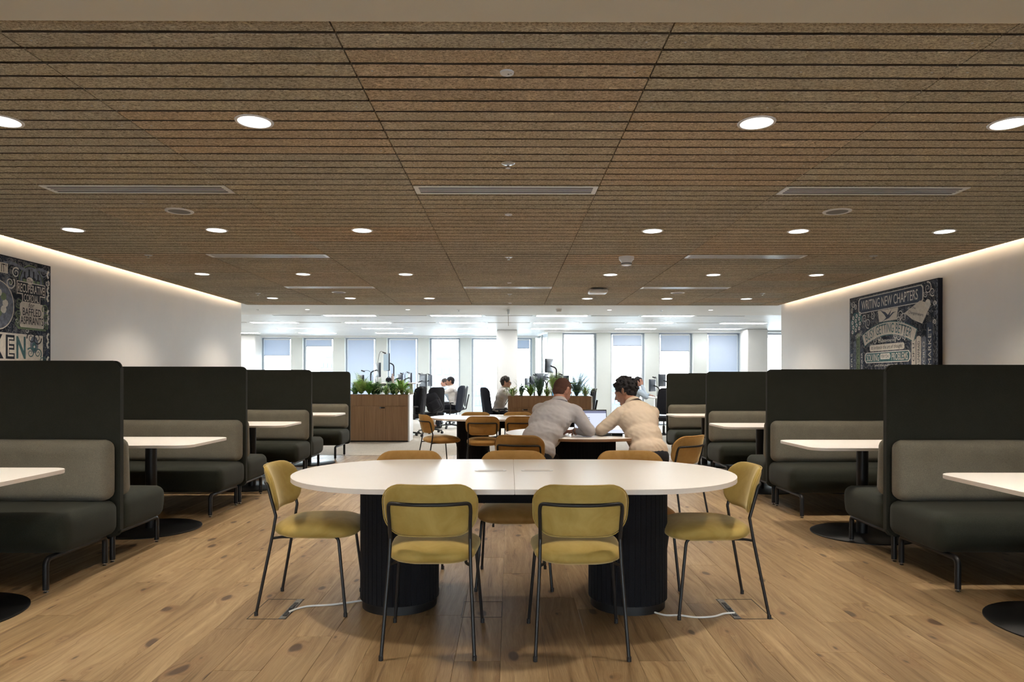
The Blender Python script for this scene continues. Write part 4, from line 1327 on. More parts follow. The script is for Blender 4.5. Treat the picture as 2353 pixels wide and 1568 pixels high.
for u_ in (0.02, 1.865):
    for k in range(16): art.line('border_stroke', [(u_, 1.4 + k * 0.058), (u_ + 0.012, 1.43 + k * 0.058), (u_, 1.45 + k * 0.058)], 0.014, M['mid_ink'], 2)
art.done()

# left wall art (viewer looks towards -X; its right is +Y)
YL0 = 4.77
art = Art('unframed_poster', 'dark ink poster reading RECUPERATIVE CORDIAL on the left wall', (XL + 0.025, YL0, 0), (0, 1, 0), (1, 0, 0), 1.90, 1.0, 2.375, 0.025, M['ink'])
V = lambda D: D - YL0
art.rect('pale_field', V(4.80), V(6.56), 1.02, 1.69, M['cream_ink'], 1)
def blocktext(txt, d0, d1, z, h, mt, **k): art.text(txt, V(d0), V(d1), z, h, M[mt], **k)
art.disc('arch_back', V(6.40), 2.17, 0.165, M['green_ink'], 2, 28, 0.17)
art.disc('arch_back', V(6.40), 2.17, 0.155, M['ink'], 3, 28, 0.16)
art.disc('arch_back', V(6.40), 2.17, 0.148, M['mid_ink'], 4, 28, 0.153)
for uu, hh in ((6.31, 0.085), (6.37, 0.11), (6.43, 0.10), (6.49, 0.085)):
    art.rect('bottle_drawing', V(uu) - 0.028, V(uu) + 0.028, 2.16, 2.16 + hh * 0.65, M['ink'], 5, 0.01)
    art.rect('bottle_drawing', V(uu) - 0.010, V(uu) + 0.010, 2.16 + hh * 0.6, 2.16 + hh * 1.25, M['ink'], 5)
    art.rect('bottle_label', V(uu) - 0.022, V(uu) + 0.022, 2.175, 2.20, M['green_ink'], 6)
art.poly('sign_shape', [(V(6.21), 2.055), (V(6.59), 2.055), (V(6.59), 2.175), (V(6.21), 2.175)], M['cream_ink'], 5)
art.rect('sign_shape', V(6.28), V(6.52), 1.985, 2.06, M['cream_ink'], 5)
art.poly('sign_inner', [(V(6.218), 2.065), (V(6.582), 2.065), (V(6.582), 2.167), (V(6.218), 2.167)], M['ink'], 6)
art.rect('sign_inner', V(6.288), V(6.512), 1.992, 2.067, M['ink'], 6)
art.disc('name_cap', V(6.38), 2.19, 0.045, M['cream_ink'], 6, 20, 0.035)
blocktext('The', 6.345, 6.415, 2.19, 0.035, 'ink', lvl=8, shear=0.3)
blocktext('RECUPERATIVE', 6.225, 6.575, 2.115, 0.078, 'cream_ink', lvl=8, bold=0.008)
blocktext('CORDIAL', 6.30, 6.50, 2.03, 0.068, 'cream_ink', lvl=8, bold=0.008)
art.rect('label_field', V(6.25), V(6.57), 1.745, 1.985, M['cream_ink'], 4, 0.02)
blocktext('for', 6.36, 6.44, 1.965, 0.045, 'ink', lvl=8, shear=0.3)
blocktext('BAFFLED', 6.285, 6.53, 1.90, 0.070, 'ink', lvl=8, bold=0.006)
blocktext('ASPIRANTS', 6.255, 6.56, 1.82, 0.072, 'ink', lvl=8, bold=0.006)
art.rect('label_foot', V(6.22), V(6.60), 1.735, 1.755, M['green_ink'], 5)
blocktext('IT"', 6.02, 6.085, 2.262, 0.075, 'ink', lvl=8)
art.rect('small_sign', V(5.60), V(6.10), 2.215, 2.305, M['cream_ink'], 5)
blocktext('E', 6.075, 6.185, 1.565, 0.215, 'ink', lvl=6, bold=0.05)
blocktext('N', 6.205, 6.325, 1.565, 0.205, 'teal_ink', lvl=6, bold=0.03)
blocktext('K', 5.92, 6.05, 1.565, 0.215, 'ink', lvl=6, bold=0.03)
blocktext('E', 6.098, 6.170, 1.565, 0.17, 'cream_ink', lvl=8, bold=-0.012)
# emblem
art.disc('emblem', V(6.44), 1.60, 0.055, M['mid_ink'], 3, 20, 0.08); art.disc('emblem', V(6.44), 1.58, 0.03, M['teal_ink'], 4, 16, 0.045)
art.disc('emblem', V(6.44), 1.58, 0.012, M['chalk'], 5, 10)
# round floral medallion at the left
art.disc('medallion', V(5.98), 1.93, 0.20, M['cream_ink'], 2, 30, 0.22); art.disc('medallion', V(5.98), 1.93, 0.19, M['mid_ink'], 3, 30, 0.21)
rnd = random.Random(5)
for k in range(9): art.disc('flower', V(5.98) + 0.09 * math.cos(k * 0.7), 1.95 + 0.09 * math.sin(k * 0.7), 0.035, M['green_ink'] if k % 2 else M['chalk'], 4, 9)
for (uu, zz, r, mt) in [(6.24, 1.97, .05, 'green_ink'), (6.235, 1.87, .04, 'green_ink'), (6.225, 1.79, .035, 'green_ink'), (6.59, 1.95, .045, 'green_ink'), (6.60, 1.86, .04, 'green_ink'), (6.60, 1.78, .03, 'green_ink'),
                        (6.40, 1.66, .06, 'ink'), (6.48, 1.66, .06, 'ink'), (6.39, 1.52, .05, 'teal_ink'), (6.49, 1.52, .05, 'teal_ink'), (6.55, 1.46, .04, 'teal_ink'), (6.2, 2.24, .05, 'chalk'), (6.13, 2.14, .06, 'chalk'), (6.56, 2.3, .05, 'mid_ink'), (6.62, 2.2, .03, 'chalk')]:
    art.scroll(V(uu), zz, r, 1.7, rnd.uniform(0, 6), M[mt], 0.014, 4, rnd.choice((-1, 1)))
art.poly('starburst', [(V(6.05), 2.12), (V(6.10), 2.20), (V(6.12), 2.13), (V(6.19), 2.12), (V(6.14), 2.07), (V(6.17), 2.0), (V(6.10), 2.03), (V(6.04), 1.98), (V(6.06), 2.06)], M['mid_ink'], 2)
for k in range(40):
    art.scroll(rnd.uniform(1.1, 1.85), rnd.uniform(1.70, 2.34), rnd.uniform(0.015, 0.04), 1.3, rnd.uniform(0, 6), M[rnd.choice(('chalk', 'mid_ink', 'green_ink'))], 0.008, 0.5, rnd.choice((-1, 1)))
for k in range(17):
    art.line('ribbon_border', [(V(6.635), 1.05 + k * 0.075), (V(6.615), 1.085 + k * 0.075), (V(6.64), 1.12 + k * 0.075)], 0.022, M['chalk'] if k % 3 else M['slate_ink'], 3)
pts = [(V(4.9) + 0.055 * k, 2.30 + 0.02 * math.sin(k * 0.9)) for k in range(33)]
art.line('ribbon_border', pts, 0.03, M['mid_ink'], 3)
art.done()

# ------------------------------------------------------------------ planters and plants
def planter(name_lab, x0, x1, Y, top, doors, lock_x, dep=0.5):
    t = thing('planter_cabinet', name_lab, 'planter', (x0, Y, 0))
    W_ = x1 - x0
    obj('carcass', box(0.0, W_ - 0.03, 0.02, dep, 0.03, top - 0.06), M['veneer'], t, smooth=False)
    obj('plinth', box(0.01, W_ - 0.02, 0.04, dep - 0.03, 0.0, 0.03), M['plinth_black'], t, smooth=False)
    obj('end_panel', box(W_ - 0.03, W_, 0.0, dep, 0.015, top), M['white_plastic'], t, smooth=False)
    obj('trough', box(0.0, W_ - 0.03, 0.012, 0.03, top - 0.225, top), M['veneer'], t, smooth=False)
    obj('trough_back', box(0.0, W_ - 0.03, dep - 0.02, dep, top - 0.06, top), M['veneer'], t, smooth=False)
    obj('trough_side', box(0.0, 0.02, 0.03, dep - 0.02, top - 0.06, top), M['veneer'], t, smooth=False)
    obj('soil', box(0.02, W_ - 0.03, 0.03, dep - 0.02, top - 0.06, top - 0.03), M['soil'], t, smooth=False)
    xs_ = [x0] + doors + [x1 - 0.03]
    for a, b_ in zip(xs_[:-1], xs_[1:]):
        d = obj('door', box(a - x0 + 0.002, b_ - x0 - 0.002, 0.0, 0.019, 0.032, top - 0.232), M['veneer'], t, smooth=False)
        if a <= lock_x <= b_:
            l = obj('lock', box(lock_x - x0 - 0.03, lock_x - x0 + 0.045, -0.008, 0.0, top - 0.275, top - 0.25), M['black_plastic'], d, smooth=False)
            bm = lathe([(0.016, -0.004), (0.016, 0.004)], 16); xform(bm, Matrix.Translation((lock_x - x0 - 0.045, -0.004, top - 0.2625)) @ Matrix.Rotation(PI / 2, 4, 'X'))
            obj('lock_knob', bm, M['chrome'], d)
    return t
YPL, YPR = 13.85, 13.2
TL = zy(908, YPL); TR = zy(911, YPR)
XP0 = X_at(790, YPL)
planter('walnut planter cabinet with three doors at the left end of the office', XP0, X_at(941, YPL), YPL, TL, [X_at(838, YPL), X_at(886, YPL)], X_at(879, YPL))
planter('walnut planter cabinet topped with plants behind the two men', X_at(1167, YPR), X_at(1362, YPR), YPR, TR, [X_at(1215, YPR), X_at(1264, YPR), X_at(1313, YPR)], X_at(1207, YPR))

def blade(bm, base, az, tilt, ln, wd, arch, n=6, mi=0, fold=0.25):
    """arching leaf: starts at base, rises at angle tilt (from horizontal), curls over by arch"""
    dirh = Vector((math.cos(az), math.sin(az), 0)); side = Vector((-math.sin(az), math.cos(az), 0))
    p = Vector(base); prev = None
    for i in range(n + 1):
        s = i / n
        ang = tilt - arch * s * s
        if i: p = p + (dirh * math.cos(ang) + Vector((0, 0, 1)) * math.sin(ang)) * ln / n
        ww = wd / 2 * (math.sin(PI * min(1, 0.12 + s * 0.88)) ** 0.7 if s < 1 else 0.02) + 0.0006
        cur = (bm.verts.new(p - side * ww + Vector((0, 0, ww * fold))), bm.verts.new(p), bm.verts.new(p + side * ww + Vector((0, 0, ww * fold))))
        if prev:
            for a, b_ in ((0, 1), (1, 2)):
                f = bm.faces.new((prev[a], prev[b_], cur[b_], cur[a])); f.material_index = mi
        prev = cur
def frond(bm, base, az, tilt, ln, arch, leaf, n=12, mi=0):
    dirh = Vector((math.cos(az), math.sin(az), 0)); side = Vector((-math.sin(az), math.cos(az), 0))
    p = Vector(base); pts = [p.copy()]
    for i in range(1, n + 1):
        s = i / n; ang = tilt - arch * s * s
        d = dirh * math.cos(ang) + Vector((0, 0, 1)) * math.sin(ang)
        p = p + d * ln / n; pts.append(p.copy())
        L2 = leaf * math.sin(PI * (0.15 + 0.82 * s)) + 0.004
        for sg in (-1, 1):
            tip = p + side * sg * L2 * 0.85 + d * L2 * 0.55 - Vector((0, 0, L2 * 0.15))
            nn = d * 0.12 * L2
            f = bm.faces.new((bm.verts.new(p - nn), bm.verts.new(p + (tip - p) * 0.5 - nn * 0.9), bm.verts.new(tip), bm.verts.new(p + (tip - p) * 0.5 + nn * 1.1), bm.verts.new(p + nn)))
            f.material_index = mi
    for i in range(len(pts) - 1):
        w2 = side * 0.002
        f = bm.faces.new((bm.verts.new(pts[i] - w2), bm.verts.new(pts[i] + w2), bm.verts.new(pts[i + 1] + w2), bm.verts.new(pts[i + 1] - w2))); f.material_index = mi
def plant(kind, x, Y, z, sc, label, seed):
    rn = random.Random(seed)
    nm = {'spider': 'spider_plant', 'nest': 'broad_leaf_plant', 'fern': 'fern', 'palm': 'parlour_palm', 'monstera': 'round_leaf_plant', 'asparagus': 'feathery_fern'}[kind]
    t = thing(nm, label, 'plant', (x, Y, z), 0, 'plants in the office planters')
    bm = bmesh.new()
    if kind == 'spider':
        mats = [M['leaf_lime'], M['leaf_cream'], M['leaf_mid']]
        for k in range(52): blade(bm, (rn.uniform(-.02, .02), rn.uniform(-.02, .02), 0), rn.uniform(0, 2 * PI), R(rn.uniform(50, 85)), sc * rn.uniform(0.22, 0.40), 0.016, R(rn.uniform(70, 160)), 7, rn.choice((0, 0, 1, 1, 2)))
    elif kind == 'nest':
        mats = [M['leaf_mid'], M['leaf_lime']]
        for k in range(28): blade(bm, (0, 0, 0), k * 2.4 + rn.uniform(-.2, .2), R(rn.uniform(48, 84)), sc * rn.uniform(0.2, 0.36), 0.058 * sc, R(rn.uniform(20, 60)), 7, rn.choice((0, 0, 1)), 0.4)
    elif kind == 'fern':
        mats = [M['leaf_dark'], M['leaf_mid']]
        for k in range(26): frond(bm, (rn.uniform(-.03, .03), rn.uniform(-.03, .03), 0), k * 2.4, R(rn.uniform(40, 82)), sc * rn.uniform(0.25, 0.42), R(rn.uniform(40, 90)), 0.055 * sc, 13, rn.choice((0, 0, 0, 1)))
    elif kind == 'palm':
        mats = [M['leaf_mid'], M['leaf_lime']]
        for k in range(15): frond(bm, (0, 0, 0), k * 2.4, R(rn.uniform(62, 86)), sc * rn.uniform(0.35, 0.55), R(rn.uniform(25, 60)), 0.105 * sc, 13, rn.choice((0, 1)))
    elif kind == 'asparagus':
        mats = [M['leaf_blue'], M['leaf_dark']]
        for k in range(24): frond(bm, (rn.uniform(-.02, .02), 0, 0), k * 2.4, R(rn.uniform(55, 88)), sc * rn.uniform(0.22, 0.45), R(rn.uniform(10, 50)), 0.04 * sc, 18, rn.choice((0, 0, 1)))
    else:
        mats = [M['leaf_mid'], M['leaf_dark']]
        for k in range(14):
            az = k * 2.4; rr = rn.uniform(0.05, 0.15) * sc; hh = rn.uniform(0.1, 0.32) * sc
            blade(bm, (0, 0, 0), az, R(72), math.hypot(rr, hh), 0.004, 0.2, 3, 1)
            blade(bm, (rr * math.cos(az), rr * math.sin(az), hh - 0.03), az, R(20), 0.13 * sc, 0.13 * sc, R(40), 6, 0, 0.1)
    o = obj('foliage', bm, mats, t); o['kind'] = 'stuff'
    obj('nursery_pot', lathe([(0.045, -0.045), (0.055, -0.005), (0.05, -0.005)], 14), M['plinth_black'], t)
zL, zR = TL - 0.005, TR - 0.005
yl, yr = YPL + 0.2, YPR + 0.2
for i, (kind, px, sc, lab) in enumerate((('palm', 832, 0.8, 'bright green palm at the left end of the left planter'), ('nest', 848, 0.75, 'broad-leaved light green plant low on the left planter'), ('fern', 868, 0.9, 'dark fern at the middle of the left planter'),
        ('spider', 889, 0.8, 'striped spider plant spilling over the middle of the left planter'), ('fern', 903, 0.95, 'dark fern right of the spider plant on the left planter'), ('nest', 922, 0.95, 'glossy broad-leaved plant at the right of the left planter'), ('spider', 936, 0.55, 'small grassy plant at the right end of the left planter'), ('fern', 818, 0.7, 'dark fern beside the booth screen on the left planter'), ('fern', 857, 0.75, 'small dark fern between the two leftmost broad-leaved plants'), ('spider', 912, 0.6, 'small grassy plant between fern and glossy plant on the left planter'))):
    plant(kind, X_at(px, yl), yl + (i % 3 - 1) * 0.07, zL, sc * 1.25, lab, 20 + i)
for i, (kind, px, sc, lab) in enumerate((('spider', 1178, 0.75, 'pale spider plant trailing over the left end of the right planter'), ('asparagus', 1198, 0.8, 'blue-grey feathery plant, second from left on the right planter'), ('nest', 1219, 0.8, 'yellow-green upright plant, third from left on the right planter'),
        ('asparagus', 1239, 1.1, 'tall dark feathery plant before the monitors on the right planter'), ('spider', 1258, 0.75, 'pale green spiky plant right of the tall dark one on the right planter'), ('palm', 1280, 0.9, 'tall palm behind the shaven-headed man on the right planter'), ('monstera', 1312, 0.75, 'round-leaved green plant right of the shaven head'),
        ('asparagus', 1325, 1.15, 'thin feathery plant standing tallest at the right of the planter'), ('spider', 1346, 0.85, 'pale spider plant at the right end of the right planter'))):
    plant(kind, X_at(px, yr), yr + (i % 3 - 1) * 0.07, zR, sc * 1.18, lab, 50 + i)

# ------------------------------------------------------------------ office furniture
def make_office_chair():
    """origin on the floor under the column, sitter faces +Y"""
    t = thing('office_chair', '', 'office chair')
    bm = bmesh.new()
    for k in range(5):
        a = 2 * PI * k / 5 + 0.3
        tube_into(bm, [(0.03 * math.cos(a), 0.03 * math.sin(a), 0.105), (0.29 * math.cos(a), 0.29 * math.sin(a), 0.072)], 0.02, 8, True, 0.013)
    lathe_into(bm, [(0.04, 0.08), (0.04, 0.13), (0.03, 0.14)], 16)
    base = obj('star_base', bm, M['black_plastic'], t)
    for k in range(5):
        a = 2 * PI * k / 5 + 0.3
        b2 = bmesh.new()
        for s in (-1, 1):
            b3 = lathe([(0.026, -0.009), (0.03, -0.006), (0.03, 0.006), (0.026, 0.009)], 14)
            m = Matrix.Translation((0.29 * math.cos(a) - s * 0.014 * math.sin(a), 0.29 * math.sin(a) + s * 0.014 * math.cos(a), 0.03)) @ Matrix.Rotation(a, 4, 'Z') @ Matrix.Rotation(PI / 2, 4, 'X')
            xform(b3, m); me = bpy.data.meshes.new('x'); b3.to_mesh(me); b3.free(); b2.from_mesh(me); bpy.data.meshes.remove(me)
        obj('caster', b2, M['black_plastic'], base)
    obj('gas_column', lathe([(0.028, 0.12), (0.028, 0.28), (0.016, 0.285), (0.016, 0.39)], 16), M['black_plastic'], t)
    obj('mechanism', box(-0.09, 0.09, -0.12, 0.1, 0.38, 0.42, 0.01), M['black_plastic'], t)
    bm = soft_box(0.50, 0.48, 0.075, 0.035, 0.008, 8); xform(bm, Matrix.Translation((0, 0.02, 0.455))); obj('seat', bm, M['black_nylon'], t)
    # tall curved mesh back with a rim
    ol = densify(rr_outline(0.46, 0.56, 0.09, 6), 0.06)
    def fb(a, b, h):
        z = 0.80 + b; s = min(1.0, max(0.0, (b + 0.28) / 0.56))
        y = -0.235 - 0.05 * math.sin(PI * s * 0.9) * 0.2 - 0.09 * s ** 1.6 - 0.03 * (1 - s) + 0.05 * (a / 0.23) ** 2
        return Vector((a * (1 - 0.12 * s), y + h, z))
    obj('mesh_back', pad(ol, 0.010, fb, p=30), M['black_nylon'], t)
    pts = [fb(a, b, 0) for a, b in ol]; pts.append(pts[0])
    obj('back_rim', tube(pts, 0.012, 8), M['black_plastic'], t)
    obj('back_spine', tube([(0, -0.1, 0.40), (0, -0.27, 0.44), (0, -0.30, 0.60), (0, -0.35, 0.85)], 0.018, 8), M['black_plastic'], t)
    for s in (-1, 1):
        obj('armrest', tube(fillet([(s * 0.17, 0.0, 0.42), (s * 0.29, -0.02, 0.43), (s * 0.285, -0.02, 0.66)], 0.05, 4), 0.016, 8), M['black_plastic'], t)
        bm = soft_box(0.08, 0.26, 0.03, 0.012, 0, 5); xform(bm, Matrix.Translation((s * 0.28, 0.03, 0.672))); obj('arm_pad', bm, M['black_plastic'], t)
    return t
def make_jacket(quilt=False):
    """coat hung over an office chair back; origin at the chair's own origin"""
    ol = densify(rr_outline(0.56, 0.66, 0.10, 6), 0.045)
    def fj(a, b, h):
        s = min(1.0, max(0.0, (b + 0.33) / 0.66))
        z = 0.78 + b
        sp = 1.0 + 0.12 * (1 - s)
        fold = 0.014 * math.sin(a * 46 + 3 * s) * (1 - s) ** 0.5
        if quilt: fold += 0.006 * (abs(math.sin((a + b) * 34)) + abs(math.sin((a - b) * 34)))
        y = -0.290 - 0.09 * s ** 1.3 + 0.16 * (a / 0.28) ** 2 - fold
        return Vector((a * sp * (1 - 0.18 * s ** 3), y + h * 1.0, z))
    return pad(ol, 0.07, fj, rings=(0.0, 0.15, 0.3, 0.45, 0.6, 0.75, 0.88, 0.95, 1.0), p=8)
oc0 = make_office_chair(); used = False
def office_chair(x, y, deg, lab):
    global used
    if not used:
        oc0.location = (x, y, 0.004); oc0.rotation_euler = (0, 0, R(deg)); oc0['label'] = lab; oc0['group'] = 'black mesh office chairs'; used = True; return oc0
    return dup(oc0, (x, y, 0.004), R(deg), lab, 'black mesh office chairs')
def jacket_on(x, y, deg, lab, mat, quilt=False):
    o = obj('jacket', make_jacket(quilt), mat); o.location = (x, y, 0.004); o.rotation_euler = (0, 0, R(deg)); tag(o, lab, 'jacket', 'jackets over chair backs')
# headings: 90 = facing left (-X), -90 = facing right (+X)
chairs = [(-2.22, 15.1, 118, 'black office chair under a quilted coat, beside the left planter'),
          (-1.86, 16.1, 38, 'black mesh office chair with a backpack on it'),
          (-1.55, 17.7, 95, 'black office chair of the dark-haired man in white facing left'),
          (-1.50, 19.3, 92, 'black office chair of the blurred man in pale blue'),
          (-0.20, 13.95, -88, 'black office chair of the man with glasses'),
          (1.46, 14.05, 96, 'black office chair standing empty at the right end of the right planter'),
          (3.05, 16.0, -88, 'black office chair of the man on the phone'),
          (3.30, 14.6, 150, 'black empty office chair beside the farthest right booth')]
for c_ in chairs: office_chair(*c_)
jacket_on(-2.22, 15.1, 118, 'black quilted coat hanging over the chair beside the left planter', M['black_nylon'], True)
jacket_on(-1.55, 17.7, 95, 'navy suit jacket over the chair of the man in white facing left', M['jacket'])
jacket_on(-0.20, 13.95, -88, 'navy suit jacket over the chair of the man with glasses', M['jacket'])
# backpack
t = thing('backpack', 'black backpack slumped on the mesh office chair', 'backpack', (-1.78, 15.86, 0.52), R(25))
bm = soft_box(0.34, 0.20, 0.46, 0.085, 0.015, 10); xform(bm, Matrix.Translation((0, 0, 0.22)) @ Matrix.Rotation(R(-28), 4, 'Y')); obj('bag_body', bm, M['black_nylon'], t)
bm = soft_box(0.24, 0.07, 0.22, 0.03, 0.01, 6); xform(bm, Matrix.Translation((0, -0.10, 0.16)) @ Matrix.Rotation(R(-28), 4, 'Y')); obj('front_pocket', bm, M['black_nylon'], t)
obj('strap', tube(smooth_path([Vector((-0.12, 0.08, 0.4)), Vector((-0.2, 0.0, 0.45)), Vector((-0.24, -0.05, 0.3)), Vector((-0.05, -0.02, 0.03))]), 0.012, 8), M['black_plastic'], t)

def desk(x0, x1, y0, y1, z, lab, legs=True):
    t = thing('desk', lab, 'desk', ((x0 + x1) / 2, (y0 + y1) / 2, 0.004), 0, 'white office desks')
    hx, hy = (x1 - x0) / 2, (y1 - y0) / 2
    obj('desktop', box(-hx, hx, -hy, hy, z - 0.029, z - 0.004, 0.003), M['white_desk'], t)
    for sx_ in (-1, 1):
        obj('leg', box(sx_ * (hx * 0.72) - 0.035, sx_ * (hx * 0.72) + 0.035, -0.04, 0.04, 0.03, z - 0.029), M['steel'], t, smooth=False)
        obj('foot', box(sx_ * (hx * 0.72) - 0.035, sx_ * (hx * 0.72) + 0.035, -min(hy, 0.35), min(hy, 0.35), 0.0, 0.03, 0.004), M['steel'], t)
    obj('cross_beam', box(-hx * 0.72, hx * 0.72, -0.03, 0.03, z - 0.075, z - 0.03), M['black_metal'], t, smooth=False)
    return t
DZ = 0.90
desk(X_at(848, 15.3), X_at(962, 15.3), 14.85, 15.65, 1.20, 'white desk raised to standing height behind the left planter')
desk(-3.75, -2.45, 16.2, 17.0, DZ, 'white desk behind the raised one in the left island')
desk(-2.95, -1.93, 17.15, 18.3, DZ, 'white desk in front of the man in white facing left')
desk(-2.95, -1.98, 18.4, 19.8, DZ, 'white desk in front of the blurred man in pale blue')
desk(0.12, 1.20, 13.75, 15.2, 0.88, 'white desk behind the right planter')
desk(0.12, 1.20, 15.3, 16.9, 0.88, 'white desk at the far side of the right island')
desk(3.22, 4.6, 15.3, 16.5, 0.87, 'white desk of the man on the phone')

M['screen_on'] = emit('monitor_glow_pale', (0.62, 0.78, 0.88), 0.55)
def monitor(x, y, zc, W_, Hh, deg, desk_z, lab, lit=True):
    """deg: direction the screen faces measured like the chairs (0 = away from the camera)"""
    t = thing('monitor', lab, 'monitor', (x, y, desk_z), R(deg), 'desk monitors')
    z = zc - desk_z
    bm = soft_box(W_, 0.03, Hh, 0.012, 0.0, 6)
    for v in bm.verts:
        if v.co.y < 0: v.co.y -= 0.02 * max(0, 1 - (v.co.x / (W_ / 2)) ** 2) * max(0, 1 - (v.co.z / (Hh / 2)) ** 2)
    xform(bm, Matrix.Translation((0, 0, z))); obj('shell', bm, M['monitor_back'], t)
    obj('screen', box(-W_ / 2 + 0.012, W_ / 2 - 0.012, 0.0148, 0.017, z - Hh / 2 + 0.015, z + Hh / 2 - 0.012), M['screen_on'], t, smooth=False)
    obj('monitor_arm', tube(fillet([(0, -0.16, 0.0), (0, -0.16, max(0.06, z - 0.05)), (0, -0.025, z)], 0.06, 4), 0.014, 8), M['black_metal'], t)
    obj('clamp', box(-0.05, 0.05, -0.21, -0.11, 0.0, 0.012, 0.003), M['black_metal'], t)
    return t
def mon_px(x0, x1, y0, y1, Y, deg, dz, lab):
    a = P(x0, y0, Y); b_ = P(x1, y1, Y)
    Hh = a.z - b_.z
    return monitor((a.x + b_.x) / 2, Y, (a.z + b_.z) / 2, min(0.56, max(0.34, Hh * 1.55)), Hh, deg, dz, lab)
mon_px(816, 842, 855, 885, 14.75, -62, 0.97, 'dark monitor seen from behind at the left end of the left planter').location.z = 0.905
mon_px(858, 878, 834, 867, 15.30, -66, 1.20, 'dark monitor seen from behind on the raised desk')
mon_px(878, 899, 813, 853, 15.10, 112, 1.20, 'tall monitor edge on, highest of the raised desk')
mon_px(912, 926, 860, 878, 16.6, -60, DZ, 'small monitor behind the white box on the raised desk')
mon_px(934, 950, 857, 880, 16.9, -70, DZ, 'monitor right of the white box, seen from behind')
mon_px(963, 982, 860, 891, 17.6, -64, DZ, 'dark monitor facing the man in white, left of the pair')
mon_px(982, 994, 862, 888, 18.8, -72, DZ, 'dark monitor facing the blurred man')
mon_px(1207, 1218, 869, 892, 15.6, 70, 0.88, 'leftmost monitor behind the right planter')
mon_px(1217, 1234, 865, 891, 14.4, 64, 0.88, 'second monitor from the left behind the right planter')
mon_px(1233, 1247, 858, 886, 14.9, 60, 0.88, 'third monitor from the left behind the right planter')
mon_px(1254, 1270, 825, 857, 14.2, 66, 0.88, 'raised tilted monitor, highest above the right planter')
mon_px(1249, 1260, 859, 875, 16.2, 66, 0.88, 'small monitor under the raised tilted one')
mon_px(1266, 1278, 862, 882, 15.2, -66, 0.88, 'monitor below the blue bottle behind the right planter')
mon_px(1284, 1303, 863, 880, 14.5, -48, 0.88, 'wide dark monitor behind the shaven-headed man')
mon_px(1492, 1506, 872, 900, 16.0, 60, 0.87, 'pale monitor in front of the man on the phone')
mon_px(1514, 1529, 860, 889, 15.6, 58, 0.87, 'pale monitor beside the farthest right booth screen')

def webcam(px, py, Y, base_px, dz, lab):
    a = P(px, py, Y); b_ = P(base_px, py, Y)
    t = thing('desk_lamp', lab, 'desk lamp', (b_.x, Y, dz), 0, 'thin arched desk lamps')
    h = a.z - dz; dx = a.x - b_.x
    obj('lamp_stem', tube(smooth_path([Vector((0, 0, 0)), Vector((dx * 0.05, 0, h * 0.7)), Vector((dx * 0.4, 0, h * 1.03)), Vector((dx, 0, h))]), 0.005, 6), M['black_metal'], t)
    bm = soft_box(0.09, 0.035, 0.03, 0.012, 0, 4); xform(bm, Matrix.Translation((dx, 0, h)) @ Matrix.Rotation(R(20), 4, 'Y')); obj('lamp_head', bm, M['black_plastic'], t)
    obj('lamp_foot', lathe([(0.05, 0.0), (0.05, 0.01)], 16), M['black_plastic'], t)
webcam(883, 811, 15.3, 868, 1.20, 'thin arched lamp on top of the raised desk monitors')
webcam(834, 853, 15.2, 855, 1.20, 'thin arched lamp at the left end of the raised desk')
webcam(923, 859, 16.9, 931, DZ, 'thin arched lamp over the small monitor left of centre')
webcam(939, 857, 17.2, 930, DZ, 'thin arched lamp beside the monitor right of the white box')
webcam(965, 860, 17.8, 975, DZ, 'thin arched lamp over the desk of the man in white')
webcam(986, 861, 19.0, 976, DZ, 'thin arched lamp over the desk of the blurred man')
webcam(1229, 863, 15.1, 1237, 0.88, 'thin arched lamp at the left of the right island')
webcam(1289, 861, 14.8, 1281, 0.88, 'thin arched lamp at the right of the right island')
webcam(1503, 868, 15.8, 1510, 0.87, 'thin arched lamp between the two pale monitors')

def bottle(px, Y, dz, h, r, mat, lab):
    t = thing('bottle', lab, 'bottle', (X_at(px, Y), Y, dz))
    obj('bottle_body', lathe([(r * 0.95, 0), (r, 0.01), (r, h * 0.68), (r * 0.5, h * 0.8), (r * 0.5, h * 0.86)], 18), mat, t)
    obj('cap', lathe([(r * 0.56, h * 0.86), (r * 0.56, h)], 16), M['black_plastic'] if mat is M['blue_plastic'] else mat, t)
bottle(902, 15.05, 1.20, 0.20, 0.035, M['pink_metal'], 'blush pink bottle standing on the raised desk')
bottle(1272.5, 14.1, 0.88, 0.30, 0.032, M['blue_plastic'], 'blue water bottle with black cap behind the right planter')
t = thing('storage_box', 'white storage box on the raised desk', 'box', (X_at(915, 15.2), 15.2, 1.20)); obj('box_body', box(-0.05, 0.05, -0.05, 0.05, 0.0, 0.06, 0.003), M['white_plastic'], t); obj('box_lid', box(-0.053, 0.053, -0.053, 0.053, 0.06, 0.07, 0.002), M['white_plastic'], t)
t = thing('laptop_bag', 'dark rounded bag on the raised desk', 'bag', (X_at(893, 14.98), 14.98, 1.20)); bm = soft_box(0.12, 0.09, 0.11, 0.035, 0.004, 5); xform(bm, Matrix.Translation((0, 0, 0.057))); obj('bag_body', bm, M['black_nylon'], t); obj('handle', tube(smooth_path([Vector((-0.03, 0, 0.11)), Vector((0, 0, 0.14)), Vector((0.03, 0, 0.11))]), 0.005, 6), M['black_plastic'], t)
t = thing('keyboard', 'slim keyboard on the desk of the man in white facing left', 'keyboard', (-2.06, 17.7, DZ + 0.0)); obj('keyboard_body', box(-0.06, 0.06, -0.2, 0.2, 0, 0.012, 0.003), M['white_plastic'], t); obj('key_field', box(-0.05, 0.05, -0.19, 0.19, 0.012, 0.016), M['grey_mesh'], t)
t = thing('paper_stack', 'white papers stacked on the desk of the man on the phone', 'papers', (3.45, 15.5, 0.87)); obj('sheet', box(-0.1, 0.1, -0.14, 0.14, 0, 0.02), M['paper'], t, smooth=False)

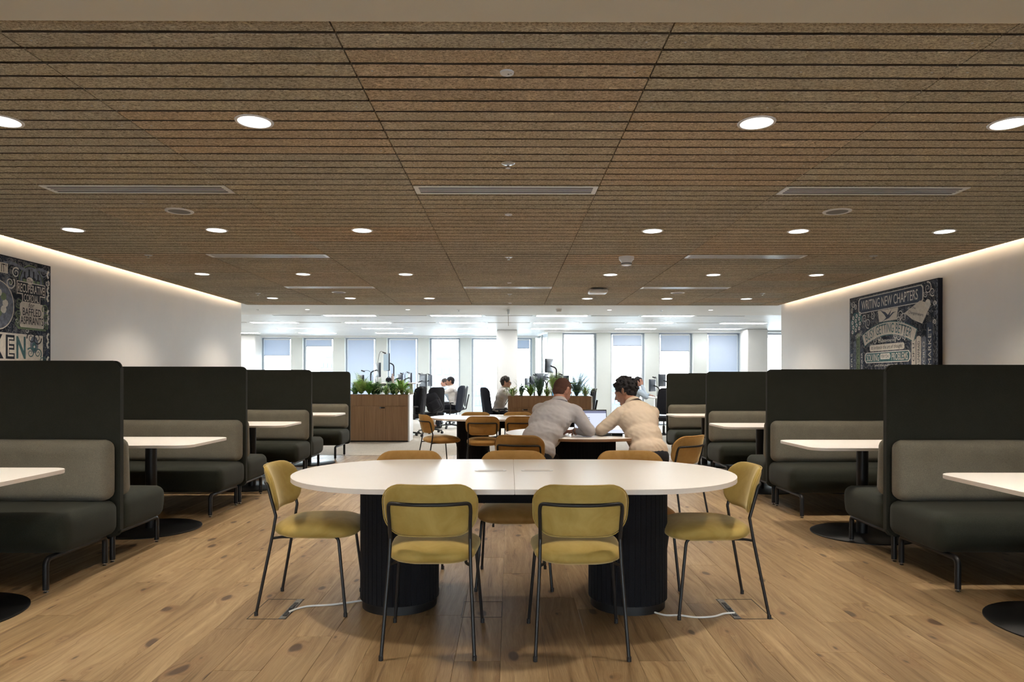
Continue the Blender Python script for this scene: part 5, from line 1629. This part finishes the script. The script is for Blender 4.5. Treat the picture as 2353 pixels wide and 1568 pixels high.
# on the far table: sheets, glasses
t = thing('paper_map', 'printed sheets spread on the far oval table', 'papers', (0.02, 9.95, 0.75))
for k, (dx, dy, a) in enumerate(((-0.12, 0.0, 10), (0.05, -0.05, -15), (0.16, 0.05, 5))):
    bm = box(-0.105, 0.105, -0.148, 0.148, 0.0 + k * 0.001, 0.0012 + k * 0.001); xform(bm, Matrix.Translation((dx, dy, 0)) @ Matrix.Rotation(R(a), 4, 'Z')); obj('sheet', bm, M['paper'] if k != 1 else M['cream_ink'], t, smooth=False)
t = thing('spectacles', 'dark spectacles lying on the far oval table', 'glasses', (0.30, 9.85, 0.75))
obj('rim', tube([Vector((-0.035 + 0.022 * math.cos(a / 6 * PI), 0.018 * math.sin(a / 6 * PI), 0.006)) for a in range(13)], 0.002, 5), M['black_plastic'], t)
obj('rim', tube([Vector((0.035 + 0.022 * math.cos(a / 6 * PI), 0.018 * math.sin(a / 6 * PI), 0.006)) for a in range(13)], 0.002, 5), M['black_plastic'], t)
obj('temple', tube([(-0.057, 0, 0.006), (-0.06, 0.12, 0.004)], 0.002, 5), M['black_plastic'], t)
obj('temple', tube([(0.057, 0, 0.006), (0.06, 0.12, 0.004)], 0.002, 5), M['black_plastic'], t)

# laptop and tablet between the two men
M['laptop_screen'] = emit('laptop_screen_glow', (0.62, 0.66, 0.80), 0.95)
M['screen_bar'] = emit('laptop_toolbar_glow', (0.30, 0.32, 0.48), 0.6)
M['screen_dark'] = emit('laptop_screen_text', (0.12, 0.12, 0.16), 0.5)
t = thing('laptop', 'open laptop with a bright page on its screen between the two men', 'laptop', (0.80, 6.72, 0.75), R(2))
obj('keyboard_deck', box(-0.165, 0.165, -0.235, 0.0, 0.0, 0.014, 0.004), M['steel'], t)
obj('key_field', box(-0.145, 0.145, -0.14, -0.02, 0.014, 0.016), M['black_plastic'], t, smooth=False)
obj('touch_pad', box(-0.05, 0.05, -0.225, -0.155, 0.014, 0.0148), M['grey_mesh'], t, smooth=False)
rot = Matrix.Translation((0, 0.0, 0.012)) @ Matrix.Rotation(R(-14), 4, 'X')
lid = obj('lid', xform(box(-0.165, 0.165, 0.0, 0.007, 0.0, 0.225, 0.003), rot), M['black_plastic'], t)
obj('screen', xform(box(-0.158, 0.158, -0.0008, 0.0, 0.012, 0.188), rot), M['laptop_screen'], lid, smooth=False)
obj('toolbar', xform(box(-0.158, 0.158, -0.0008, 0.0, 0.188, 0.212), rot), M['screen_bar'], lid, smooth=False)
bm = bmesh.new()
for k in range(4):
    for r_ in range(3): bx(bm, -0.10 + 0.035 * r_, -0.075 + 0.035 * r_, -0.0014, -0.0009, 0.14 - 0.018 * k, 0.146 - 0.018 * k)
obj('page_text', xform(bm, rot), M['screen_dark'], lid, smooth=False)
t = thing('tablet', 'thin tablet on a stand under the hand of the man in cream', 'tablet', (1.02, 6.46, 0.75), R(-8))
obj('tablet_body', xform(box(-0.13, 0.13, -0.09, 0.09, 0.0, 0.008, 0.002), Matrix.Translation((0, 0, 0.030)) @ Matrix.Rotation(R(7), 4, 'X')), M['black_plastic'], t)
obj('screen', xform(box(-0.12, 0.12, -0.08, 0.08, 0.008, 0.009), Matrix.Translation((0, 0, 0.030)) @ Matrix.Rotation(R(7), 4, 'X')), M['laptop_screen'], t, smooth=False)
obj('stand', box(-0.05, 0.05, 0.0, 0.05, 0.0, 0.028), M['black_plastic'], t)

# ------------------------------------------------------------------ people
def cap_into(bm, p0, r0, p1, r1, seg=14, ring=5, flat=None):
    p0 = Vector(p0); p1 = Vector(p1); d = (p1 - p0)
    L_ = d.length; d = d.normalized() if L_ > 1e-6 else Vector((0, 0, 1))
    up = Vector((0, 0, 1)) if abs(d.z) < 0.95 else Vector((1, 0, 0))
    u = d.cross(up).normalized(); v = d.cross(u)
    rows = []
    for i in range(ring + 1):
        a = -PI / 2 + PI / 2 * i / ring; rows.append((p0 + d * r0 * math.sin(a), max(r0 * math.cos(a), 1e-4)))
    for i in range(ring + 1):
        a = PI / 2 * i / ring; rows.append((p1 + d * r1 * math.sin(a), max(r1 * math.cos(a), 1e-4)))
    rs = [[bm.verts.new(c + (u * math.cos(2 * PI * k / seg) + v * math.sin(2 * PI * k / seg)) * r) for k in range(seg)] for c, r in rows]
    for i in range(len(rs) - 1):
        for k in range(seg): bm.faces.new((rs[i][k], rs[i][(k + 1) % seg], rs[i + 1][(k + 1) % seg], rs[i + 1][k]))
    bm.faces.new(rs[0][::-1]); bm.faces.new(rs[-1])
def ell_into(bm, c, rx, ry, rz, rot=None, seg=18):
    r = bmesh.ops.create_uvsphere(bm, u_segments=seg, v_segments=seg // 2 + 2, radius=1.0)
    m = Matrix.Translation(Vector(c)) @ (rot.to_4x4() if rot else Matrix.Identity(4)) @ Matrix.Diagonal((rx, ry, rz, 1))
    bmesh.ops.transform(bm, matrix=m, verts=r['verts'])
def melt(name, bm, mat, parent, voxel=0.008, smooth=4, fold=0.0, fscale=14, seed=0, axis=None, fine=0.0):
    """fuse overlapping volumes into one continuous skin"""
    me = bpy.data.meshes.new(name); bm.to_mesh(me); bm.free()
    o = bpy.data.objects.new(name, me); C.objects.link(o)
    rm = o.modifiers.new('fuse', 'REMESH'); rm.mode = 'VOXEL'; rm.voxel_size = voxel; rm.use_smooth_shade = True
    sm = o.modifiers.new('relax', 'SMOOTH'); sm.factor = 0.5; sm.iterations = smooth
    dg = bpy.context.evaluated_depsgraph_get()
    me2 = bpy.data.meshes.new_from_object(o.evaluated_get(dg))
    o.modifiers.clear(); o.data = me2; bpy.data.meshes.remove(me); me2.name = name
    me2.polygons.foreach_set('use_smooth', [True] * len(me2.polygons))
    if fold or fine:
        ns = [v.normal.copy() for v in me2.vertices]
        off = Vector((seed * 3.7, seed * 1.3, seed * 2.1))
        for v, nn in zip(me2.vertices, ns):
            q = v.co
            d = 0.0
            if fold:
                w_ = noise.noise(q * 3.0 + off)
                a = noise.noise(Vector((q.x * fscale * 0.45 + w_ * 1.5, q.y * fscale * 0.45, q.z * fscale * 1.25 + q.x * fscale * 0.6)) + off)
                b_ = noise.noise(Vector((q.x * fscale * 1.1, q.y * fscale, q.z * fscale * 0.5 - q.x * fscale * 0.7)) + off * 2)
                d += fold * ((1 - abs(a) * 3.2) * 0.8 + (1 - abs(b_) * 3.0) * 0.45)
            if fine: d += fine * noise.noise(q * 70 + off)
            v.co = q + nn * d
    me2.materials.append(mat)
    if parent: o.parent = parent
    return o
def skin_mat(name, col):
    m = plain(name, col, 0.5, var=0.10, scale=30)
    b = m.node_tree.nodes['Principled BSDF']
    b.inputs['Subsurface Weight'].default_value = 0.08; b.inputs['Subsurface Radius'].default_value = (0.01, 0.004, 0.002)
    return m
M['skin_fair'] = skin_mat('fair_skin', (0.50, 0.245, 0.165))
M['skin_tan'] = skin_mat('tan_skin', (0.40, 0.20, 0.125))
M['buzz'] = plain('short_brown_hair', (0.085, 0.032, 0.02), 0.8, var=0.3, scale=220, bmp=0.5, bscale=900)
M['hair_black'] = plain('black_hair', (0.013, 0.010, 0.012), 0.85, var=0.3, scale=80, bmp=0.5, bscale=500)
M['hair_brown'] = plain('dark_brown_hair', (0.035, 0.022, 0.016), 0.55, var=0.3, scale=80, bmp=0.5, bscale=500)
M['shirt_grey'] = plain('pale_grey_shirt_cotton', (0.47, 0.44, 0.44), 0.85, var=0.04, scale=6, bmp=0.12, bscale=500, spec=0.2)
M['shirt_cream'] = plain('cream_shirt_cotton', (0.62, 0.50, 0.385), 0.8, var=0.03, scale=6, bmp=0.12, bscale=500, spec=0.2)
M['shirt_white'] = plain('white_shirt_cotton', (0.72, 0.69, 0.67), 0.85, var=0.03, scale=6, spec=0.2)
M['shirt_blue'] = plain('pale_blue_shirt_cotton', (0.55, 0.64, 0.74), 0.85, var=0.03, scale=6, spec=0.2)
M['trouser'] = fabric('dark_trouser_cloth', (0.016, 0.017, 0.024), 0.3, 300, 0.03)
M['shoe'] = plain('black_shoe_leather', (0.012, 0.011, 0.011), 0.35)
M['eye_white'] = plain('eye_white', (0.7, 0.68, 0.66), 0.3, var=0.02)
M['iris'] = plain('dark_iris', (0.03, 0.02, 0.015), 0.2)
M['lips'] = plain('lip_skin', (0.38, 0.15, 0.12), 0.5)

def frame_from(fwd, up=(0, 0, 1), tilt=0.0):
    f = Vector(fwd).normalized(); u = Vector(up); r = f.cross(u).normalized(); u = r.cross(f).normalized()
    m = Matrix((r, f, u)).transposed()     # columns: right, forward, up
    return m @ Matrix.Rotation(tilt, 3, 'Y')
def head_into(bm, c, F, s=1.0):
    g = lambda x, y, z: Vector(c) + F @ Vector((x, y, z)) * s
    ell_into(bm, g(0, -0.012, 0.022), 0.076 * s, 0.093 * s, 0.090 * s, F)
    ell_into(bm, g(0, 0.022, -0.012), 0.066 * s, 0.070 * s, 0.082 * s, F)
    ell_into(bm, g(0, 0.035, -0.060), 0.048 * s, 0.050 * s, 0.045 * s, F)      # jaw
    ell_into(bm, g(0, 0.075, -0.092), 0.020 * s, 0.016 * s, 0.016 * s, F)      # chin
    cap_into(bm, g(0, 0.088, 0.008), 0.008 * s, g(0, 0.108, -0.028), 0.012 * s, 8, 3)   # nose
    for k in (-1, 1):
        ell_into(bm, g(k * 0.013, 0.098, -0.031), 0.008 * s, 0.008 * s, 0.007 * s, F, 8)
        cap_into(bm, g(k * 0.012, 0.085, 0.022), 0.009 * s, g(k * 0.045, 0.070, 0.022), 0.009 * s, 8, 3)  # brow
        ell_into(bm, g(k * 0.040, 0.062, -0.028), 0.020 * s, 0.018 * s, 0.018 * s, F, 10)              # cheek
        cap_into(bm, g(k * 0.073, -0.008, 0.012), 0.010 * s, g(k * 0.079, -0.018, 0.020), 0.014 * s, 8, 3)
        cap_into(bm, g(k * 0.081, -0.018, 0.022), 0.012 * s, g(k * 0.074, -0.004, -0.024), 0.008 * s, 8, 3)  # ear
    cap_into(bm, g(-0.016, 0.086, -0.055), 0.009 * s, g(0.016, 0.086, -0.055), 0.009 * s, 8, 3)          # lips
def face_bits(t, c, F, s=1.0):
    g = lambda x, y, z: Vector(c) + F @ Vector((x, y, z)) * s
    for k in (-1, 1):
        bm = bmesh.new(); ell_into(bm, g(k * 0.030, 0.0725, 0.002), 0.0125 * s, 0.011 * s, 0.007 * s, F, 12); e = obj('eye', bm, M['eye_white'], t)
        bm = bmesh.new(); ell_into(bm, g(k * 0.030, 0.0812, 0.002), 0.0055 * s, 0.0035 * s, 0.0055 * s, F, 10); obj('iris', bm, M['iris'], e)
    bm = bmesh.new(); ell_into(bm, g(0, 0.0925, -0.055), 0.022 * s, 0.005 * s, 0.007 * s, F, 12); obj('mouth', bm, M['lips'], t)
def hand_into(bm, wrist, fdir, palm_n, side, curl=0.6, s=1.0):
    """palm + five fingers. fdir = finger direction, palm_n = back-of-hand normal, side=+1 if thumb lies to the right of fdir"""
    f = Vector(fdir).normalized(); n = Vector(palm_n); n = (n - f * n.dot(f)).normalized(); r = f.cross(n) * side
    W_ = Vector(wrist)
    for k in (-1.5, -0.5, 0.5, 1.5):
        cap_into(bm, W_ + r * k * 0.009 * s + f * 0.005, 0.016 * s, W_ + f * 0.078 * s + r * k * 0.020 * s, 0.012 * s, 10, 3)
    lens = {1.5: 0.068, 0.5: 0.078, -0.5: 0.073, -1.5: 0.056}
    for k, L_ in lens.items():
        p = W_ + f * 0.080 * s + r * k * 0.021 * s; d = f.copy(); rad = 0.0093 * s
        for j, fr in enumerate((0.45, 0.32, 0.23)):
            ang = curl * (0.5 + 0.5 * j)
            d = (d * math.cos(ang * 0.6) - n * math.sin(ang * 0.6)).normalized()
            q = p + d * L_ * fr * s
            cap_into(bm, p, rad, q, rad * 0.92, 10, 3); p = q; rad *= 0.92
    p = W_ + f * 0.022 * s + r * 0.026 * s
    q = p + (f * 0.6 + r * 0.75 - n * 0.2).normalized() * 0.045 * s
    q2 = q + (f * 0.9 + r * 0.25 - n * 0.35).normalized() * 0.036 * s
    cap_into(bm, p, 0.014 * s, q, 0.0115 * s, 10, 3); cap_into(bm, q, 0.0112 * s, q2, 0.009 * s, 10, 3)

def seated_figure(label, J, shirt, skin, hair_fn, voxel=0.008, seed=1, extras=None, gname='people', wide=1.0, fold=0.005):
    """J holds world joints; one continuous body, clothes and hair as children"""
    t = thing('person', label, 'person', (J['pelvis'].x, J['pelvis'].y, 0.0), 0, None)
    t['group'] = gname
    org = t.location.copy()
    J = {k: (v - org if isinstance(v, Vector) and not k.endswith('_d') else v) for k, v in J.items()}
    F = J['F']; hd = J['head']; s = J.get('s', 1.0)
    R_ = F.col[0]
    across = (J['sh_r'] - J['sh_l']).normalized()
    spine = (J['neck'] - J['pelvis']).normalized()
    Tf = Matrix((across, spine.cross(across).normalized() * -1, spine)).transposed()
    # body
    bm = bmesh.new()
    head_into(bm, hd, F, s)
    cap_into(bm, J['neck'], 0.056, hd + F @ Vector((0, -0.022, -0.055)), 0.052)
    for q, a in ((0.0, 0.125), (0.35, 0.115), (0.7, 0.13)):
        c = J['pelvis'].lerp(J['neck'], q); ell_into(bm, c, a, 0.09, 0.15, Tf)
    for sd in ('l', 'r'):
        cap_into(bm, J['sh_' + sd], 0.048, J['el_' + sd], 0.038); cap_into(bm, J['el_' + sd], 0.038, J['wr_' + sd], 0.026)
        hand_into(bm, J['wr_' + sd], J['hd_%s_d' % sd], J['hn_%s_d' % sd], J['th_' + sd], J.get('curl', 0.6))
        cap_into(bm, J['hip_' + sd], 0.075, J['kn_' + sd], 0.052); cap_into(bm, J['kn_' + sd], 0.050, J['an_' + sd], 0.035)
        cap_into(bm, J['an_' + sd], 0.035, J['an_' + sd] + J['ft_d'] * 0.13 + Vector((0, 0, -0.035)), 0.025)
    melt('body', bm, skin, t, voxel * 0.72, 2)
    face_bits(t, hd, F, s)
    # shirt
    bm = bmesh.new()
    pl, nk = J['pelvis'], J['neck']
    ell_into(bm, pl.lerp(nk, 0.10), 0.172 * wide, 0.122 * wide, 0.13, Tf)
    ell_into(bm, pl.lerp(nk, 0.38), 0.162 * wide, 0.120 * wide, 0.18, Tf)
    ell_into(bm, pl.lerp(nk, 0.66), 0.176 * wide, 0.128 * wide, 0.17, Tf)
    ell_into(bm, pl.lerp(nk, 0.86), 0.150 * wide, 0.105 * wide, 0.10, Tf)
    for sd in ('l', 'r'):
        sh = J['sh_' + sd]
        cap_into(bm, pl.lerp(nk, 0.90), 0.078, sh, 0.072)
        cap_into(bm, pl.lerp(nk, 0.62), 0.11, sh, 0.066)
        mid = sh.lerp(J['el_' + sd], 0.5)
        cap_into(bm, sh, 0.070, mid, 0.062); cap_into(bm, mid, 0.062, J['el_' + sd], 0.056)
        cuff = J['el_' + sd].lerp(J['wr_' + sd], J.get('cuff_' + sd, 0.93))
        cap_into(bm, J['el_' + sd], 0.055, cuff, 0.038)
    melt('shirt', bm, shirt, t, voxel, 7, fold, 21, seed)
    # collar: a standing band folded over
    bm = bmesh.new()
    ax = ((hd + F @ Vector((0, -0.022, -0.055))) - nk).normalized()
    uu = ax.cross(Vector((0, 0, 1)) if abs(ax.z) < 0.9 else F.col[1]).normalized(); vv = ax.cross(uu)
    rings = []
    for rr, hh in ((0.088, -0.004), (0.079, 0.022), (0.068, 0.040), (0.062, 0.040), (0.058, 0.0)):
        rings.append([bm.verts.new(nk + ax * hh + (uu * math.cos(2 * PI * k / 28) + vv * math.sin(2 * PI * k / 28)) * rr) for k in range(28)])
    for i in range(4):
        for k in range(28): bm.faces.new((rings[i][k], rings[i][(k + 1) % 28], rings[i + 1][(k + 1) % 28], rings[i + 1][k]))
    obj('collar', bm, shirt, t)
    # trousers, belt line, shoes
    bm = bmesh.new()
    ell_into(bm, pl + Vector((0, 0, -0.01)), 0.168 * wide, 0.125, 0.115, Tf)
    for sd in ('l', 'r'):
        cap_into(bm, J['hip_' + sd], 0.092, J['kn_' + sd], 0.068); cap_into(bm, J['kn_' + sd], 0.067, J['an_' + sd], 0.055)
    melt('trousers', bm, M['trouser'], t, voxel * 1.3, 4, fold * 0.6, 12, seed + 3)
    for sd in ('l', 'r'):
        bm = bmesh.new(); a = J['an_' + sd]
        z0 = 0.004 if org.y > CARPET_Y else 0.001
        heel = Vector((a.x, a.y, 0.04 + z0)) - J['ft_d'] * 0.05
        cap_into(bm, heel, 0.036, heel + J['ft_d'] * 0.20 + Vector((0, 0, -0.006)), 0.032); cap_into(bm, heel, 0.034, a + Vector((0, 0, 0.01)), 0.042)
        melt('shoe', bm, M['shoe'], t, 0.011, 3)
    hair_fn(t, hd, F, s)
    if extras: extras(t, hd, F, s, J)
    return t

def hair_buzz(t, c, F, s):
    g = lambda x, y, z: Vector(c) + F @ Vector((x, y, z)) * s
    bm = bmesh.new()
    ell_into(bm, g(0, -0.018, 0.028), 0.0775 * s, 0.0925 * s, 0.0885 * s, F, 24)
    ell_into(bm, g(0, -0.045, -0.022), 0.062 * s, 0.055 * s, 0.055 * s, F, 20)
    melt('hair', bm, M['buzz'], t, 0.006, 3, 0, 1, 2, None, 0.0015)
def hair_curly(t, c, F, s, mat=None, curls=110, vol=0.022, seed=4, r0=0.018):
    mat = mat or M['hair_black']
    rn = random.Random(seed)
    g = lambda x, y, z: Vector(c) + F @ Vector((x, y, z)) * s
    bm = bmesh.new()
    ell_into(bm, g(0, -0.020, 0.034), 0.083 * s, 0.098 * s, 0.090 * s, F, 20)
    ell_into(bm, g(0, -0.055, -0.025), 0.068 * s, 0.052 * s, 0.060 * s, F, 16)
    n = 0
    while n < curls:
        a = rn.uniform(0, 2 * PI); b = rn.uniform(-0.55, PI / 2)
        d = Vector((math.cos(a) * math.cos(b), math.sin(a) * math.cos(b), math.sin(b)))
        if d.y > 0.25 and d.z < 0.55: continue
        if abs(d.x) > 0.75 and d.z < -0.05 and d.y > -0.35: continue
        n += 1
        q = g(d.x * (0.076 + vol * rn.uniform(0.4, 1.1)), -0.020 + d.y * (0.092 + vol * rn.uniform(0.4, 1.1)), 0.026 + d.z * (0.086 + vol * rn.uniform(0.5, 1.2)))
        ell_into(bm, q, r0 * rn.uniform(0.7, 1.15) * s, r0 * rn.uniform(0.6, 1.0) * s, r0 * 0.85 * s, Euler((rn.uniform(0, 3), rn.uniform(0, 3), 0)).to_matrix(), 8)
    melt('hair', bm, mat, t, 0.0052, 1, 0, 1, seed, None, 0.004)
def hair_short(mat, vol=0.006):
    def fn(t, c, F, s):
        hair_curly(t, c, F, s, mat, 150, vol, 9, 0.011)
    return fn

# --- man in the grey shirt
J = dict(pelvis=Vector((0.195, 6.07, 0.585)), neck=Vector((0.462, 6.39, 1.055)), head=Vector((0.500, 6.47, 1.170)), F=frame_from((0.62, 0.62, -0.50), (0.15, 0.1, 1)),
         sh_l=Vector((0.285, 6.42, 0.985)), sh_r=Vector((0.605, 6.30, 0.975)),
         el_l=Vector((0.27, 6.62, 0.805)), wr_l=Vector((0.46, 6.70, 0.785)), hd_l_d=Vector((1, -0.1, -0.1)), hn_l_d=Vector((0, 0, 1)), th_l=1,
         el_r=Vector((0.735, 6.27, 0.806)), wr_r=Vector((0.600, 6.43, 0.788)), hd_r_d=Vector((-0.7, 0.7, -0.05)), hn_r_d=Vector((0.2, 0.2, 1)), th_r=1,
         hip_l=Vector((0.13, 6.10, 0.555)), hip_r=Vector((0.30, 6.06, 0.555)), kn_l=Vector((0.16, 6.50, 0.53)), kn_r=Vector((0.40, 6.40, 0.53)),
         an_l=Vector((0.14, 6.36, 0.10)), an_r=Vector((0.40, 6.28, 0.10)), ft_d=Vector((0.15, 0.98, 0)), cuff_r=0.62, cuff_l=0.8, s=1.03)
def extra_a(t, hd, F, s, J):
    a = J['el_r'].lerp(J['wr_r'], 0.86); d = (J['wr_r'] - J['el_r']).normalized(); u = d.cross(Vector((0, 0, 1))).normalized(); v = d.cross(u)
    obj('wristwatch', tube([a + (u * math.cos(k / 8 * PI) + v * math.sin(k / 8 * PI)) * 0.033 for k in range(17)], 0.005, 6), M['chrome'], t)
seated_figure('man with shaved brown hair in a pale grey shirt leaning on the round table', J, M['shirt_grey'], M['skin_fair'], hair_buzz, 0.010, 1, extra_a, 'two men at the round table', 1.13, 0.0036)
# --- man in the cream shirt
J = dict(pelvis=Vector((1.27, 6.16, 0.585)), neck=Vector((1.170, 6.46, 1.045)), head=Vector((1.105, 6.55, 1.160)), F=frame_from((-0.80, 0.45, -0.42), (-0.1, 0.1, 1)),
         sh_l=Vector((1.040, 6.37, 0.955)), sh_r=Vector((1.355, 6.49, 0.955)),
         el_l=Vector((0.852, 6.36, 0.806)), wr_l=Vector((0.880, 6.56, 0.788)), hd_l_d=Vector((0.3, 1, -0.1)), hn_l_d=Vector((0, 0, 1)), th_l=1,
         el_r=Vector((1.36, 6.72, 0.805)), wr_r=Vector((1.15, 6.62, 0.795)), hd_r_d=Vector((-0.9, -0.35, -0.15)), hn_r_d=Vector((0, 0.2, 1)), th_r=-1,
         hip_l=Vector((1.18, 6.14, 0.555)), hip_r=Vector((1.36, 6.20, 0.555)), kn_l=Vector((1.02, 6.40, 0.53)), kn_r=Vector((1.26, 6.58, 0.53)),
         an_l=Vector((1.04, 6.25, 0.10)), an_r=Vector((1.28, 6.45, 0.10)), ft_d=Vector((-0.45, 0.89, 0)), cuff_l=0.9, cuff_r=0.75, s=1.03)
seated_figure('man with curly black hair in a cream shirt leaning over the round table', J, M['shirt_cream'], M['skin_tan'], lambda t, c, F, s: hair_curly(t, c, F, s, None, 330, 0.027, 4, 0.0125), 0.010, 2, None, 'two men at the round table', 1.12, 0.0034)

# --- generic office sitter, facing dir (unit), with the head looking along look
def sitter(label, x, y, fdir, head_px, Yh, shirt, skin, hair, z_desk, lean=0.18, seed=5, extras=None, phone=False):
    f = Vector((fdir, 0, 0)); s_ = Vector((0, 1 if fdir > 0 else -1, 0))    # s_ = sitter's left
    pel = Vector((x, y, 0.60))
    hd = P(head_px[0], head_px[1], y); hd.y = y
    nk = Vector((hd.x - fdir * 0.045, y, hd.z - 0.135))
    shc = pel.lerp(nk, 0.90)
    J = dict(pelvis=pel, neck=nk, head=hd, F=frame_from((fdir, -0.12, -0.10), (0, 0, 1)),
             sh_l=shc + s_ * 0.17 + Vector((0, 0, -0.01)), sh_r=shc - s_ * 0.17 + Vector((0, 0, -0.01)), th_l=1, th_r=-1,
             hip_l=pel + s_ * 0.09 + Vector((0, 0, -0.03)), hip_r=pel - s_ * 0.09 + Vector((0, 0, -0.03)),
             ft_d=f.copy(), s=1.0)
    for sd, k in (('l', 1), ('r', -1)):
        sh = J['sh_' + sd]
        J['kn_' + sd] = pel + s_ * 0.11 * k + f * 0.42 + Vector((0, 0, -0.06))
        J['an_' + sd] = pel + s_ * 0.11 * k + f * 0.40 + Vector((0, 0, -0.50))
        J['el_' + sd] = Vector((sh.x + fdir * 0.12, sh.y + s_.y * 0.03 * k, max(z_desk + 0.06, sh.z - 0.27)))
        J['wr_' + sd] = Vector((sh.x + fdir * 0.33, sh.y - s_.y * 0.05 * k, z_desk + 0.045))
        J['hd_%s_d' % sd] = f + Vector((0, 0, -0.15)); J['hn_%s_d' % sd] = Vector((0, 0, 1))
    if phone:
        J['wr_r'] = hd + f * 0.06 - s_ * 0.11 + Vector((0, 0, -0.08)); J['el_r'] = J['sh_r'] + f * 0.20 + Vector((0, 0, -0.16))
        J['hd_r_d'] = Vector((-0.1 * fdir, 0, 1)); J['hn_r_d'] = -s_
    J['curl'] = 0.5
    return seated_figure(label, J, shirt, skin, hair, 0.014, seed, extras, 'office workers', 0.98, 0.006)
def extra_c(t, hd, F, s, J):
    g = lambda x, y, z: Vector(hd) + F @ Vector((x, y, z)) * s
    gl = obj('glasses', tube([g(-0.075, -0.01, 0.012), g(-0.068, 0.086, 0.008), g(0, 0.104, 0.008), g(0.068, 0.086, 0.008), g(0.075, -0.01, 0.012)], 0.004, 6), M['black_plastic'], t)
    for k in (-1, 1):
        obj('lens_rim', tube([g(k * 0.034 + 0.024 * math.cos(a / 6 * PI), 0.097, 0.0 + 0.017 * math.sin(a / 6 * PI)) for a in range(13)], 0.003, 5), M['black_plastic'], gl)
    c = J['neck']; d = F.col[1]; d = Vector((d.x, d.y, 0)).normalized()
    pts = [c + d * 0.085 + Vector((0, 0, 0.0)), c + d * 0.135 + Vector((0, 0, -0.12)), J['pelvis'] + d * 0.17 + Vector((0, 0, 0.16))]
    bm = bmesh.new(); sd = Vector((-d.y, d.x, 0))
    prev = None
    for i, p in enumerate(pts):
        w2 = (0.02, 0.03, 0.04)[i]; cur = (bm.verts.new(p - sd * w2), bm.verts.new(p + d * 0.012), bm.verts.new(p + sd * w2))
        if prev:
            bm.faces.new((prev[0], prev[1], cur[1], cur[0])); bm.faces.new((prev[1], prev[2], cur[2], cur[1]))
        prev = cur
    obj('tie', bm, M['trouser'], t)
sitter('man with glasses in a white shirt and dark tie facing right beside the right planter', -0.255, 13.95, 1, (1163, 879), 13.95, M['shirt_white'], M['skin_fair'], hair_short(M['hair_brown'], 0.014), 0.88, seed=6, extras=extra_c)
sitter('dark-haired man in a white shirt typing and facing left', -1.44, 17.7, -1, (1034, 877), 17.7, M['shirt_white'], M['skin_tan'], hair_short(M['hair_black']), DZ, seed=7)
sitter('blurred man in a pale blue shirt facing left behind the man in white', -1.56, 19.3, -1, (1021, 880), 19.3, M['shirt_blue'], M['skin_fair'], hair_short(M['hair_brown']), DZ, seed=8)
def extra_p(t, hd, F, s, J):
    bm = soft_box(0.012, 0.075, 0.14, 0.005, 0, 3)
    xform(bm, Matrix.Translation(J['wr_r'] + Vector((0.0, 0.03, 0.10)))); obj('phone', bm, M['black_plastic'], t)
sitter('man in a pale shirt holding a phone to his ear, facing right', 2.88, 16.0, 1, (1467, 878), 16.0, M['shirt_blue'], M['skin_fair'], hair_short(M['hair_black'], 0.010), 0.87, seed=9, extras=extra_p, phone=True)
